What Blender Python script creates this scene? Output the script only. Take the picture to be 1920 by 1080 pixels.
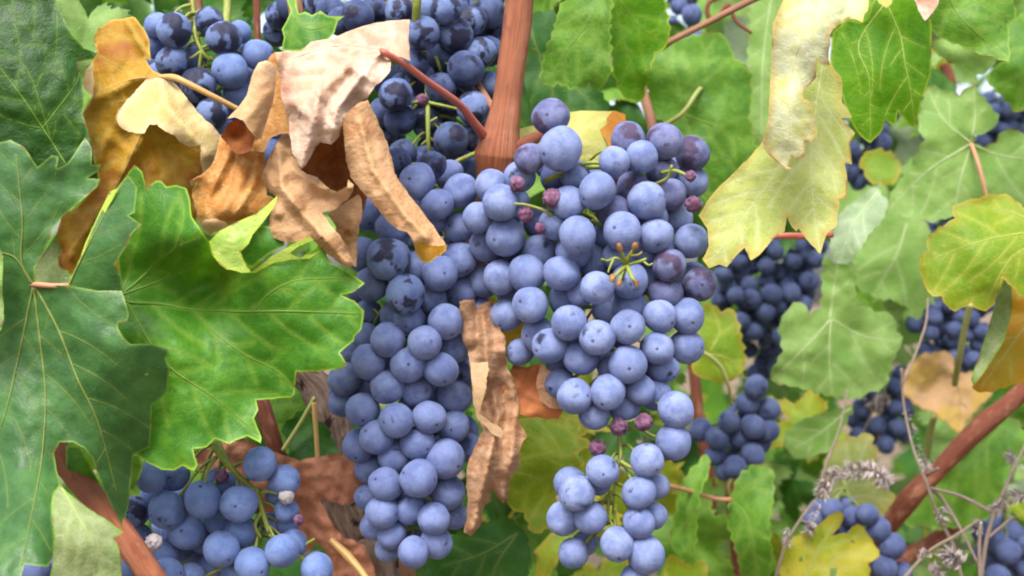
import bpy, bmesh, math, random
import numpy as np
from mathutils import Vector, Matrix, noise
from mathutils.geometry import delaunay_2d_cdt

# ------------------------------------------------------------------ camera, sky, sun, exposure
scene = bpy.context.scene
for o in list(bpy.data.objects):
    bpy.data.objects.remove(o)
col = scene.collection
CZ = 0.75
HFOV = math.radians(40.0)
TH = math.tan(HFOV / 2)
cam_d = bpy.data.cameras.new("camera")
cam = bpy.data.objects.new("camera", cam_d)
col.objects.link(cam)
cam.location = (0, 0, CZ)
cam.rotation_euler = (math.pi / 2, 0, 0)
cam_d.sensor_width = 36
cam_d.lens = 18 / TH
cam_d.clip_start = 0.02
cam_d.clip_end = 300
cam_d.dof.use_dof = True
cam_d.dof.focus_distance = 0.585
cam_d.dof.aperture_fstop = 13.0
scene.camera = cam

SUN_EL, SUN_ROT = math.radians(55), math.radians(196)
world = bpy.data.worlds.new("World")
scene.world = world
world.use_nodes = True
wn = world.node_tree
sky = wn.nodes.new("ShaderNodeTexSky")
sky.sky_type = 'NISHITA'
sky.sun_disc = False
sky.sun_elevation = SUN_EL
sky.sun_rotation = SUN_ROT
sky.dust_density = 4.0
sky.air_density = 1.0
sky.ozone_density = 1.0
hs = wn.nodes.new("ShaderNodeHueSaturation")      # thin cloud takes most of the blue out of the sky
hs.inputs["Saturation"].default_value = 0.6
wn.links.new(sky.outputs[0], hs.inputs["Color"])
wn.links.new(hs.outputs[0], wn.nodes["Background"].inputs[0])
wn.nodes["Background"].inputs[1].default_value = 0.135
sun_d = bpy.data.lights.new("sun", 'SUN')
sun_d.energy = 2.2
sun_d.angle = math.radians(30)
sun_d.color = (1.0, 0.965, 0.92)
sun = bpy.data.objects.new("sun", sun_d)
col.objects.link(sun)
sdir = Vector((math.sin(SUN_ROT) * math.cos(SUN_EL), math.cos(SUN_ROT) * math.cos(SUN_EL), math.sin(SUN_EL)))
sun.rotation_euler = sdir.to_track_quat('Z', 'Y').to_euler()
sun.location = (0, 0, 5)
scene.view_settings.view_transform = 'Standard'
scene.view_settings.look = 'None'
scene.view_settings.gamma = 1.0
scene.view_settings.use_curve_mapping = False
scene.view_settings.exposure = 1.42
scene.cycles.filter_width = 2.0
scene.cycles.max_bounces = 8
scene.cycles.diffuse_bounces = 4
scene.cycles.transmission_bounces = 6
scene.cycles.use_denoising = True

rnd = random.Random(7)

# ------------------------------------------------------------------ helpers
def S(r, g, b, k=1.0):
    f = lambda c: (c / 255 / 12.92 if c / 255 <= 0.04045 else ((c / 255 + 0.055) / 1.055) ** 2.4) * k
    return (f(r), f(g), f(b), 1.0)

def P(px, py, d):
    """point at distance d along the view axis under photo pixel px,py (metres)"""
    return Vector(((px - 960) / 960 * TH * d, d, CZ + (540 - py) / 960 * TH * d))

def tag(o, label=None, cat=None, group=None, kind=None):
    if label: o["label"] = label
    if cat: o["category"] = cat
    if group: o["group"] = group
    if kind: o["kind"] = kind
    return o

def empty(name, loc):
    o = bpy.data.objects.new(name, None)
    o.empty_display_size = 0.01
    o.location = loc
    col.objects.link(o)
    return o

def link_mesh(name, verts, faces, mats, parent=None, origin=None, smooth=True, attrs=None, midx=None):
    """verts in world metres -> ONE mesh object; origin = world location of its base"""
    if origin is None:
        origin = Vector((0, 0, 0))
    me = bpy.data.meshes.new(name)
    V = np.asarray([tuple(v) for v in verts], dtype=float).reshape(-1, 3) - np.array(tuple(origin))
    me.from_pydata(V.tolist(), [], [list(f) for f in faces])
    if smooth:
        me.polygons.foreach_set("use_smooth", [True] * len(me.polygons))
    if midx is not None:
        me.polygons.foreach_set("material_index", midx)
    for k, (typ, data) in (attrs or {}).items():
        a = me.attributes.new(k, typ, 'POINT')
        if typ == 'FLOAT':
            a.data.foreach_set("value", np.asarray(data, dtype=np.float32).ravel())
        else:
            a.data.foreach_set("vector", np.asarray(data, dtype=np.float32).ravel())
    me.update()
    for m in (mats if isinstance(mats, (list, tuple)) else [mats]):
        me.materials.append(m)
    o = bpy.data.objects.new(name, me)
    col.objects.link(o)
    if parent is not None:
        o.parent = parent
        o.location = Vector(origin) - parent.location
    else:
        o.location = origin
    return o

def fnoise(x, y, z=0.0):
    return noise.noise(Vector((x, y, z)))

def catmull(pts, n=8):
    pts = [np.asarray(p, float) for p in pts]
    if len(pts) < 3:
        return [pts[0] + (pts[-1] - pts[0]) * i / n for i in range(n + 1)]
    out = []
    Q = [2 * pts[0] - pts[1]] + pts + [2 * pts[-1] - pts[-2]]
    for i in range(1, len(Q) - 2):
        p0, p1, p2, p3 = Q[i - 1:i + 3]
        for k in range(n):
            t = k / n
            out.append(0.5 * ((2 * p1) + (-p0 + p2) * t + (2 * p0 - 5 * p1 + 4 * p2 - p3) * t * t + (-p0 + 3 * p1 - 3 * p2 + p3) * t ** 3))
    out.append(pts[-1])
    return out

def tube_geo(pts, radii, seg=8, cap=True, rough=0.0, seed=0.0, flat=1.0):
    """tube along 3D points: verts, faces and a 'tp' coordinate (around, along)"""
    pts = [Vector(p) for p in pts]
    n = len(pts)
    verts, faces, tp = [], [], []
    prev = None
    L = 0.0
    for i, p in enumerate(pts):
        t = (pts[min(i + 1, n - 1)] - pts[max(i - 1, 0)]).normalized()
        if prev is None:
            a = Vector((0, -1, 0))
            if abs(t.dot(a)) > 0.95: a = Vector((1, 0, 0))
        else:
            a = prev
        u = (a - t * a.dot(t)).normalized()
        prev = u
        v = t.cross(u)
        if i: L += (pts[i] - pts[i - 1]).length
        for k in range(seg):
            th = 2 * math.pi * k / seg
            r = radii[i]
            if rough:
                r *= 1 + rough * (fnoise(math.cos(th) * 1.6 + seed, math.sin(th) * 1.6, L * 60) + 0.6 * fnoise(math.cos(th) * 4 + seed, math.sin(th) * 4, L * 200))
            verts.append(p + u * (math.cos(th) * r * flat) + v * (math.sin(th) * r))
            tp.append((math.cos(th) + seed, math.sin(th), L * 100))
    for i in range(n - 1):
        for k in range(seg):
            a, b = i * seg + k, i * seg + (k + 1) % seg
            faces.append((a, b, b + seg, a + seg))
    if cap:
        faces.append(tuple(range(seg))[::-1])
        faces.append(tuple((n - 1) * seg + k for k in range(seg)))
    return verts, faces, tp

class Geo:
    def __init__(self): self.v, self.f, self.tp, self.mi = [], [], [], []
    def add(self, g, mi=0):
        o = len(self.v)
        self.v += g[0]; self.tp += g[2]
        self.f += [tuple(i + o for i in f) for f in g[1]]
        self.mi += [mi] * len(g[1])
    def tube(self, pts, radii, mi=0, **k): self.add(tube_geo(pts, radii, **k), mi)
    def link(self, name, mats, parent=None, origin=None):
        return link_mesh(name, self.v, self.f, mats, parent, origin, attrs={"tp": ('FLOAT_VECTOR', self.tp)}, midx=self.mi)

# ------------------------------------------------------------------ materials
def nt(name):
    m = bpy.data.materials.new(name)
    m.use_nodes = True
    t = m.node_tree
    return m, t, t.nodes["Principled BSDF"], t.nodes["Material Output"]

class N:
    """small node-tree writer"""
    def __init__(self, t): self.t = t
    def node(self, typ, **kw):
        n = self.t.nodes.new(typ)
        for k, v in kw.items(): setattr(n, k, v)
        return n
    def link(self, a, b): self.t.links.new(a, b)
    def val(self, sock, v):
        if hasattr(v, "is_output") or isinstance(v, bpy.types.NodeSocket): self.link(v, sock)
        else: sock.default_value = v
    def attr(self, name, out="Vector"):
        n = self.node("ShaderNodeAttribute"); n.attribute_name = name
        return n.outputs[out]
    def noise(self, vec, scale, detail=3, rough=0.55, out="Fac"):
        n = self.node("ShaderNodeTexNoise"); self.link(vec, n.inputs["Vector"])
        n.inputs["Scale"].default_value = scale; n.inputs["Detail"].default_value = detail; n.inputs["Roughness"].default_value = rough
        return n.outputs[out]
    def ramp(self, fac, a, b):
        n = self.node("ShaderNodeMapRange"); n.interpolation_type = 'SMOOTHSTEP'
        self.val(n.inputs["Value"], fac); n.inputs["From Min"].default_value = a; n.inputs["From Max"].default_value = b
        return n.outputs["Result"]
    def mix(self, fac, a, b):
        n = self.node("ShaderNodeMix"); n.data_type = 'RGBA'
        self.val(n.inputs[0], fac); self.val(n.inputs[6], a); self.val(n.inputs[7], b)
        return n.outputs[2]
    def math(self, op, a, b=0.0):
        n = self.node("ShaderNodeMath", operation=op)
        self.val(n.inputs[0], a); self.val(n.inputs[1], b)
        return n.outputs[0]
    def bump(self, h, strength, dist=0.001, normal=None):
        n = self.node("ShaderNodeBump"); self.link(h, n.inputs["Height"])
        n.inputs["Strength"].default_value = strength; n.inputs["Distance"].default_value = dist
        if normal is not None: self.link(normal, n.inputs["Normal"])
        return n.outputs[0]

_lm = {}
def leaf_mat(name, c1, c2, vein=None, edge=None, under=None, tip=None, spots=None, rough=0.5, transl=0.3, spec=0.35,
             netw=0.35, spot_amt=0.0, mottle=(0.42, 0.62), tipw=(20, 60), bump=0.5, patch=None, patch_rng=(0.6, 0.7), tcol=None, netb=0.12, nofix=False, specks=None, speck_lim=.66, grain=None, edgew=.7):
    """leaf tissue. c1/c2 blotches, vein = colour beside the veins, edge = margin, under = other face, tip = wide margin colour (autumn)"""
    if name in _lm: return _lm[name]
    def fix(q):
        # living green reflects little blue
        return q if nofix or q is None or not (q[1] > q[0] * 1.1 and q[1] > q[2] * 1.2) else (q[0] * 1.15, q[1] * 1.08, q[2] * .55, 1.0)
    c1, c2, vein, edge, under, tip, patch = map(fix, (c1, c2, vein, edge, under, tip, patch))
    m, t, bs, out = nt(name)
    n = N(t)
    lp = n.attr("lp")
    colr = n.mix(n.ramp(n.noise(lp, 1.1, 4), *mottle), c1, c2)
    if patch is not None:
        colr = n.mix(n.ramp(n.noise(lp, 0.75, 3), *patch_rng), colr, patch)
    fine = n.noise(lp, 14, 3, 0.7)
    colr = n.mix(n.math('MULTIPLY', n.ramp(fine, 0.45, 0.75), 0.25), colr, c2)
    if grain is not None:
        gq = n.noise(lp, 5.0, 6, 0.72)
        colr = n.mix(n.math('MULTIPLY', n.ramp(gq, .40, .66), grain[1]), colr, grain[0])
    if specks is not None:
        colr = n.mix(n.math('MULTIPLY', n.ramp(n.noise(lp, 24, 2, .5), speck_lim, speck_lim + .06), .7), colr, specks)
    # fine net of veinlets
    vo = n.node("ShaderNodeTexVoronoi", feature='DISTANCE_TO_EDGE')
    wv = n.node("ShaderNodeVectorMath", operation='ADD')
    nc = n.node("ShaderNodeTexNoise"); n.link(lp, nc.inputs["Vector"]); nc.inputs["Scale"].default_value = 3.0
    sc = n.node("ShaderNodeVectorMath", operation='SCALE'); n.link(nc.outputs["Color"], sc.inputs[0]); sc.inputs["Scale"].default_value = 0.25
    n.link(lp, wv.inputs[0]); n.link(sc.outputs[0], wv.inputs[1])
    n.link(wv.outputs[0], vo.inputs["Vector"]); vo.inputs["Scale"].default_value = 3.6
    net = n.math('SUBTRACT', 1.0, n.ramp(vo.outputs["Distance"], 0.0, 0.05))
    vo2 = n.node("ShaderNodeTexVoronoi", feature='DISTANCE_TO_EDGE')
    n.link(wv.outputs[0], vo2.inputs["Vector"]); vo2.inputs["Scale"].default_value = 11
    net2 = n.math('SUBTRACT', 1.0, n.ramp(vo2.outputs["Distance"], 0.0, 0.12))
    vd = n.attr("vd", "Fac"); ed = n.attr("ed", "Fac")
    if vein is not None:
        f = n.math('MULTIPLY', n.math('ADD', n.math('MULTIPLY', net, 0.8), n.math('MULTIPLY', net2, 0.35)), netw)
        colr = n.mix(f, colr, vein)
        near = n.math('SUBTRACT', 1.0, n.ramp(vd, 1.0, 9.0))
        colr = n.mix(n.math('MULTIPLY', near, 0.35), colr, vein)
    if tip is not None:
        f = n.math('SUBTRACT', 1.0, n.ramp(n.math('ADD', ed, n.math('MULTIPLY', n.noise(lp, 1.6, 4), tipw[1] - tipw[0])), tipw[0], tipw[1]))
        colr = n.mix(f, colr, tip)
    if spots is not None:
        f = n.ramp(n.noise(lp, 5.5, 2, 0.5), 0.72 - spot_amt, 0.76 - spot_amt)
        colr = n.mix(f, colr, spots)
    if edge is not None:
        f = n.math('SUBTRACT', 1.0, n.ramp(ed, 1.0, 5.0))
        edge = n.mix(n.ramp(n.noise(lp, 2.6, 3), .56, .64), edge, S(140, 96, 52, .6))
        colr = n.mix(n.math('MULTIPLY', f, edgew), colr, edge)
    if under is not None:
        geo = n.node("ShaderNodeNewGeometry")
        un = n.mix(n.math('MULTIPLY', n.ramp(n.noise(lp, 2.0, 4), .35, .7), 0.5), under, c2)
        colr = n.mix(geo.outputs["Backfacing"], colr, un)
    n.link(colr, bs.inputs["Base Color"])
    bs.inputs["Roughness"].default_value = rough
    bs.inputs["Specular IOR Level"].default_value = spec
    h = n.math('SUBTRACT', n.noise(lp, 6, 4, 0.6), n.math('ADD', n.math('MULTIPLY', net, netb), n.math('MULTIPLY', net2, netb * .5)))
    nb = n.bump(h, bump, 0.0012)
    n.link(nb, bs.inputs["Normal"])
    tr = n.node("ShaderNodeBsdfTranslucent")
    mx = n.node("ShaderNodeMixShader"); mx.inputs[0].default_value = transl
    if tcol is not None:
        n.link(n.mix(0.6, colr, tcol), tr.inputs["Color"])
    else:
        n.link(colr, tr.inputs["Color"])
    n.link(nb, tr.inputs["Normal"])
    n.link(bs.outputs[0], mx.inputs[1]); n.link(tr.outputs[0], mx.inputs[2])
    n.link(mx.outputs[0], out.inputs["Surface"])
    _lm[name] = m
    return m

def simple_mat(name, c1, c2, rough=0.6, scale=4.0, stretch=(1, 1, 1), bump=0.3, spec=0.3, transl=0.0, c3=None, c3r=(0.6, 0.7)):
    """stems, canes and bark: streaked along the tube's 'tp' coordinate"""
    m, t, bs, out = nt(name)
    n = N(t)
    mp = n.node("ShaderNodeMapping"); n.link(n.attr("tp"), mp.inputs["Vector"]); mp.inputs["Scale"].default_value = stretch
    f = n.noise(mp.outputs[0], scale, 5, 0.6)
    c = n.mix(n.ramp(f, 0.35, 0.65), c1, c2)
    f2 = n.noise(mp.outputs[0], scale * 4, 3, 0.6)
    c = n.mix(n.math('MULTIPLY', n.ramp(f2, 0.5, 0.75), 0.4), c, c1)
    if c3 is not None:
        f3 = n.noise(n.attr("tp"), 0.9, 3)
        c = n.mix(n.ramp(f3, *c3r), c, c3)
    n.link(c, bs.inputs["Base Color"])
    bs.inputs["Roughness"].default_value = rough
    bs.inputs["Specular IOR Level"].default_value = spec
    n.link(n.bump(n.math('ADD', f, n.math('MULTIPLY', f2, 0.5)), bump, 0.002), bs.inputs["Normal"])
    return m

def grape_mat(name, bloom, bloom2, skin, wipe=(0.62, 0.72), rough=0.75, sheen=0.2):
    """dusty bloom over a nearly black skin, rubbed off in patches; scar dot at the berry's tip"""
    m, t, bs, out = nt(name)
    n = N(t)
    tc = n.node("ShaderNodeTexCoord")
    oi = n.node("ShaderNodeObjectInfo")
    off = n.node("ShaderNodeVectorMath", operation='MULTIPLY_ADD')
    n.link(tc.outputs["Object"], off.inputs[0]); off.inputs[1].default_value = (1, 1, 1)
    cmb = n.node("ShaderNodeCombineXYZ")
    for k in range(3): n.link(n.math('MULTIPLY', oi.outputs["Random"], (37.0, 91.0, 53.0)[k]), cmb.inputs[k])
    n.link(cmb.outputs[0], off.inputs[2])
    v = off.outputs[0]
    c = n.mix(n.ramp(n.noise(v, 1.1, 4, 0.6), 0.35, 0.7), bloom, bloom2)
    rv = n.math('MULTIPLY', n.ramp(oi.outputs["Random"], 0.0, 1.0), 0.35)
    c = n.mix(rv, c, bloom2)
    sp = n.noise(v, 9, 4, 0.7)
    c = n.mix(n.math('MULTIPLY', n.ramp(sp, 0.52, 0.78), 0.38), c, skin)
    w = n.math('MULTIPLY', n.ramp(n.math('ADD', n.noise(v, 0.85, 3, 0.5), n.math('MULTIPLY', sp, 0.06)), *wipe), 0.92)
    c = n.mix(w, c, skin)
    dv = n.node("ShaderNodeVectorMath", operation='DISTANCE'); n.link(tc.outputs["Object"], dv.inputs[0]); dv.inputs[1].default_value = (0, 0, -1.0)
    d = dv.outputs["Value"]
    ring = n.math('SUBTRACT', 1.0, n.ramp(d, 0.075, 0.12))
    c = n.mix(n.math('MULTIPLY', ring, 0.75), c, S(40, 30, 40))
    n.link(c, bs.inputs["Base Color"])
    n.link(n.math('SUBTRACT', rough, n.math('MULTIPLY', w, rough - 0.28)), bs.inputs["Roughness"])
    bs.inputs["Specular IOR Level"].default_value = 0.15
    bs.inputs["Sheen Weight"].default_value = sheen
    bs.inputs["Sheen Roughness"].default_value = 0.5
    bs.inputs["Sheen Tint"].default_value = S(170, 185, 235)
    n.link(n.bump(n.math('SUBTRACT', n.math('MULTIPLY', sp, 0.25), ring), 0.25, 0.05), bs.inputs["Normal"])
    return m

# ------------------------------------------------------------------ leaf surfaces
def tps_fit(ctrl):
    c = np.asarray(ctrl, float)
    X = c[:, :2] / 100.0
    n = len(c)
    d = np.linalg.norm(X[:, None] - X[None], axis=2)
    K = np.where(d > 0, d * d * np.log(d + 1e-9), 0) + 1e-3 * np.eye(n)
    Pm = np.hstack([np.ones((n, 1)), X])
    A = np.zeros((n + 3, n + 3)); A[:n, :n] = K; A[:n, n:] = Pm; A[n:, :n] = Pm.T
    w = np.linalg.lstsq(A, np.concatenate([c[:, 2], np.zeros(3)]), rcond=None)[0]
    def f(x, y):
        Q = np.stack([np.asarray(x, float), np.asarray(y, float)], -1) / 100.0
        dd = np.linalg.norm(Q[..., None, :] - X, axis=-1)
        U = np.where(dd > 0, dd * dd * np.log(dd + 1e-9), 0)
        return U @ w[:n] + w[n] + Q @ w[n + 1:]
    return f

def seg_dist(Q, A, B):
    """min distance of points Q to segments A->B"""
    best = np.full(len(Q), 1e9)
    for a, b in zip(A, B):
        ab = b - a
        L = ab @ ab
        t = np.clip(((Q - a) @ ab) / (L + 1e-9), 0, 1)
        best = np.minimum(best, np.linalg.norm(Q - (a + t[:, None] * ab), axis=1))
    return best

def inside(Q, poly):
    x, y = Q[:, 0], Q[:, 1]
    r = np.zeros(len(Q), bool)
    n = len(poly)
    for i in range(n):
        x1, y1 = poly[i]; x2, y2 = poly[(i + 1) % n]
        c = (y1 > y) != (y2 > y)
        with np.errstate(divide='ignore', invalid='ignore'):
            r ^= c & (x < (x2 - x1) * (y - y1) / (y2 - y1 + 1e-12) + x1)
    return r

def area2(p):
    p = np.asarray(p, float)
    return np.sum(p[:, 0] * np.roll(p[:, 1], -1) - np.roll(p[:, 0], -1) * p[:, 1])

def serrate(poly, period, amp, rg):
    """adds saw teeth along a coarse outline"""
    p = np.asarray(poly, float)
    sgn = 1 if area2(p) > 0 else -1
    out = []
    n = len(p)
    for i in range(n):
        a, b = p[i], p[(i + 1) % n]
        L = np.linalg.norm(b - a)
        k = max(1, int(round(L / period)))
        t = (b - a) / (L + 1e-9)
        nrm = np.array([t[1], -t[0]]) * sgn
        for j in range(k):
            s0 = (j + 0.02) / k
            sm = (j + 0.55 + rg.uniform(-.12, .12)) / k
            out.append(a + (b - a) * s0)
            if L > period * 0.6:
                out.append(a + (b - a) * sm + nrm * amp * rg.uniform(0.5, 1.2))
    return np.array(out)

def densify(poly, step, jit, seed, closed=True):
    p = np.asarray(poly, float)
    out = []
    n = len(p)
    for i in range(n if closed else n - 1):
        a, b = p[i], p[(i + 1) % n]
        k = max(1, int(math.ceil(np.linalg.norm(b - a) / step)))
        for j in range(k):
            q = a + (b - a) * j / k
            if jit:
                q = q + jit * np.array([fnoise(q[0] * .07, q[1] * .07, seed), fnoise(q[0] * .07, q[1] * .07, seed + 31)]) + .45 * jit * np.array([fnoise(q[0] * .23, q[1] * .23, seed + 3), fnoise(q[0] * .23, q[1] * .23, seed + 7)])
            out.append(q)
    if not closed: out.append(p[-1])
    return np.array(out)

def round_poly(poly, it=1):
    p = np.asarray(poly, float)
    for _ in range(it):
        q = np.roll(p, -1, axis=0)
        p = np.stack([p * .8 + q * .2, p * .2 + q * .8], 1).reshape(-1, 2)
    return p

def grow_secondaries(prims, poly, spacing, ang=48, maxlen=130):
    out = []
    P_ = np.asarray(poly, float)
    A, B = P_, np.roll(P_, -1, axis=0)
    for pi, (pl, w) in enumerate(prims):
        pl = densify(catmull(pl, 6), 6, 0, 0, closed=False)
        dist = np.concatenate([[0], np.cumsum(np.linalg.norm(np.diff(pl, axis=0), axis=1))])
        oth = [np.asarray(q[0], float) for k, q in enumerate(prims) if k != pi]
        s = spacing * 0.9
        side = 1
        while s < dist[-1] - spacing * 0.35:
            i = min(int(np.searchsorted(dist, s)), len(pl) - 2)
            t = pl[i + 1] - pl[i]; t /= np.linalg.norm(t) + 1e-9
            th = math.atan2(t[1], t[0]) + side * math.radians(ang)
            q = pl[i].copy(); line = [q.copy()]
            for k in range(int(maxlen / 8)):
                q = q + 8 * np.array([math.cos(th), math.sin(th)])
                th -= side * math.radians(1.6)
                if not inside(q[None], P_)[0]: break
                if seg_dist(q[None], A, B)[0] < 5: break
                if k > 1 and any(seg_dist(q[None], o_[:-1], o_[1:])[0] < 9 for o_ in oth): break
                if k > 1 and any(seg_dist(q[None], np.asarray(o_[0])[:-1], np.asarray(o_[0])[1:])[0] < 12 for o_ in out): break
                line.append(q.copy())
            if len(line) > 2:
                out.append((line, w * 0.36 * (1 - 0.5 * s / dist[-1])))
            side = -side
            s += spacing * 0.55
    return out

def make_blade(name, outline, d0, ctrl, mat, veinmat=None, prims=(), sec=0, parent=None, origin=None, step=8, jit=1.2, ridges=(), ruffle=0.0,
               pucker=0.0, holes=(), teeth=None, rnd_it=0, seed=1.0, under=False, rumple=0.0, rscale=0.02, veinname="vein_network", vraise=0.25, crumple=0.0, lip=0.0):
    """one sheet of leaf: outline in photo pixels, depth field (mm) by thin-plate spline over ctrl, its own curl, ruffles and puckers"""
    rg = random.Random(int(seed * 101))
    poly = np.asarray(outline, float)
    if rnd_it: poly = round_poly(poly, rnd_it)
    if teeth: poly = serrate(poly, teeth[0], teeth[1], rg)
    bnd = densify(poly, step, jit, seed)
    # drop near-duplicates
    keep = [0]
    for i in range(1, len(bnd)):
        if np.linalg.norm(bnd[i] - bnd[keep[-1]]) > 1.0: keep.append(i)
    bnd = bnd[keep]
    f = tps_fit(ctrl) if len(ctrl) >= 3 else (lambda x, y: np.zeros(np.shape(x)) + (ctrl[0][2] if len(ctrl) else 0))
    allv = list(prims)
    if sec and prims:
        allv += grow_secondaries(prims, bnd, sec)
    x0, y0 = bnd.min(0); x1, y1 = bnd.max(0)
    gx, gy = np.meshgrid(np.arange(x0, x1 + step, step), np.arange(y0, y1 + step, step * .87))
    gx[::2] += step * .5
    Q = np.stack([gx.ravel(), gy.ravel()], 1)
    Q = Q[inside(Q, bnd)]
    if len(Q):
        Q = Q[seg_dist(Q, bnd, np.roll(bnd, -1, axis=0)) > step * .45]
    hl = [densify(h, step, 1.5, seed + 9) for h in holes]
    for h in hl:
        Q = Q[~inside(Q, h)]
        Q = Q[seg_dist(Q, h, np.roll(h, -1, axis=0)) > step * .35]
    pts = np.vstack([bnd] + hl + [Q])
    edges = []
    o_ = 0
    for lp_ in [bnd] + hl:
        n_ = len(lp_)
        edges += [(o_ + i, o_ + (i + 1) % n_) for i in range(n_)]
        o_ += n_
    vs, _, fs, _, _, _ = delaunay_2d_cdt([Vector((p[0], p[1])) for p in pts], edges, [], 1, 1e-4)
    V2 = np.array([(v.x, v.y) for v in vs])
    fs = [tuple(x) for x in fs]
    cen = np.array([V2[list(x)].mean(0) for x in fs])
    ok = inside(cen, bnd)
    for h in hl: ok &= ~inside(cen, h)
    fs = [x for x, k in zip(fs, ok) if k]
    ed = seg_dist(V2, bnd, np.roll(bnd, -1, axis=0))
    if allv:
        A, B = [], []
        for pl, w in allv:
            c = np.asarray(pl, float)
            A += list(c[:-1]); B += list(c[1:])
        vd = seg_dist(V2, A, B)
    else:
        vd = np.full(len(V2), 30.0)

    def depth(x, y, e=None, v=None):
        x = np.asarray(x, float); y = np.asarray(y, float)
        d = f(x, y).astype(float)
        for (pl, hw, hgt, *sharp) in ridges:
            c = np.asarray(pl, float)
            dd = seg_dist(np.stack([x.ravel(), y.ravel()], 1), c[:-1], c[1:]).reshape(x.shape)
            d -= hgt * (np.clip(1 - dd / hw, 0, 1) ** 1.3 if sharp else np.sqrt(np.clip(1 - (dd / hw) ** 2, 0, 1)))
        if rumple:
            d += rumple * np.array([fnoise(a * rscale, b * rscale, seed * 3.1) + .5 * fnoise(a * rscale * 2.3, b * rscale * 2.3, seed) for a, b in zip(x.ravel(), y.ravel())]).reshape(x.shape)
        if crumple:
            d += crumple * np.array([1.2 * abs(fnoise(a * .022, b * .022, seed * 5.7)) + .5 * abs(fnoise(a * .055 + 3, b * .055, seed * 2.2)) + .22 * abs(fnoise(a * .13 + 3, b * .13, seed * 1.2)) for a, b in zip(x.ravel(), y.ravel())]).reshape(x.shape)
        if e is not None and ruffle:
            d += ruffle * np.exp(-e / 28.0) * np.array([fnoise(a * .018, b * .018, seed + 5) for a, b in zip(x.ravel(), y.ravel())]).reshape(x.shape) * 2
        if e is not None and lip:
            d += lip * np.exp(-e / 7.0) * np.array([.4 + 1.4 * fnoise(a * .02, b * .02, seed + 15) for a, b in zip(x.ravel(), y.ravel())]).reshape(x.shape)
        if v is not None and pucker:
            d -= pucker * .55 * (1 - np.exp(-v / 16.0))
        return d0 + d / 1000.0
    D = depth(V2[:, 0], V2[:, 1], ed, vd)
    W = [P(a, b, d) for (a, b), d in zip(V2, D)]
    # faces turned to the camera are the upper side, unless the photo shows the underside
    fo = []
    for x in fs:
        a, b, c = (V2[i] for i in x[:3])
        cw = (b[0] - a[0]) * (c[1] - a[1]) - (b[1] - a[1]) * (c[0] - a[0])
        toward = cw < 0          # y down in pixels
        fo.append(x if (toward != under) else x[::-1])
    so = seed * 7.3
    attrs = {"lp": ('FLOAT_VECTOR', np.stack([V2[:, 0] / 100 + so, V2[:, 1] / 100 - so, np.full(len(V2), so)], 1)),
             "vd": ('FLOAT', vd), "ed": ('FLOAT', ed)}
    if origin is None:
        origin = P(bnd[:, 0].mean(), bnd[:, 1].mean(), float(D.mean()))
    ob = link_mesh(name, W, fo, mat, parent, origin, attrs=attrs)
    if allv and veinmat is not None:
        g = Geo()
        for pl, w in allv:
            c = densify(catmull(pl, 5), 6, 0, 0, closed=False)
            k = inside(c, bnd)
            for h in hl: k &= ~inside(c, h)
            if not k[0]: k[0] = True
            stop = len(k) if k.all() else int(np.argmin(k))
            c = c[:stop]
            if len(c) < 3: continue
            e = seg_dist(c, bnd, np.roll(bnd, -1, axis=0))
            dp = depth(c[:, 0], c[:, 1], e, np.zeros(len(c))) - vraise * 1e-3 * (w / 5.0)
            T = np.linspace(1, 0.25, len(c))
            g.tube([P(a, b, d) for (a, b), d in zip(c, dp)], [max(.45, w * .34 * q) * TH / 960 * d0 for q in T], seg=6, flat=0.6)
        if g.v:
            if parent is not None:
                ob2 = g.link(veinname, veinmat, parent, origin)
            else:
                ob2 = g.link(veinname, veinmat, ob, origin)
    return ob

def petiole(name, pts, w, mat, parent=None, origin=None, seg=10, n=8, rough=0.03):
    """pts: (px,py,depth) ; w: px width(s)"""
    P3 = [P(*p) for p in pts]
    c = catmull(P3, n)
    ws = w if isinstance(w, (list, tuple)) else [w] * len(pts)
    R = []
    for i in range(len(c)):
        s = i / (len(c) - 1) * (len(ws) - 1)
        k = min(int(s), len(ws) - 2)
        wd = ws[k] + (ws[k + 1] - ws[k]) * (s - k)
        R.append(wd * .5 * TH / 960 * c[i][1])
    g = Geo(); g.tube(c, R, seg=seg, rough=rough, seed=rnd.uniform(0, 9))
    return g.link(name, mat, parent, origin if origin is not None else P3[0])

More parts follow.
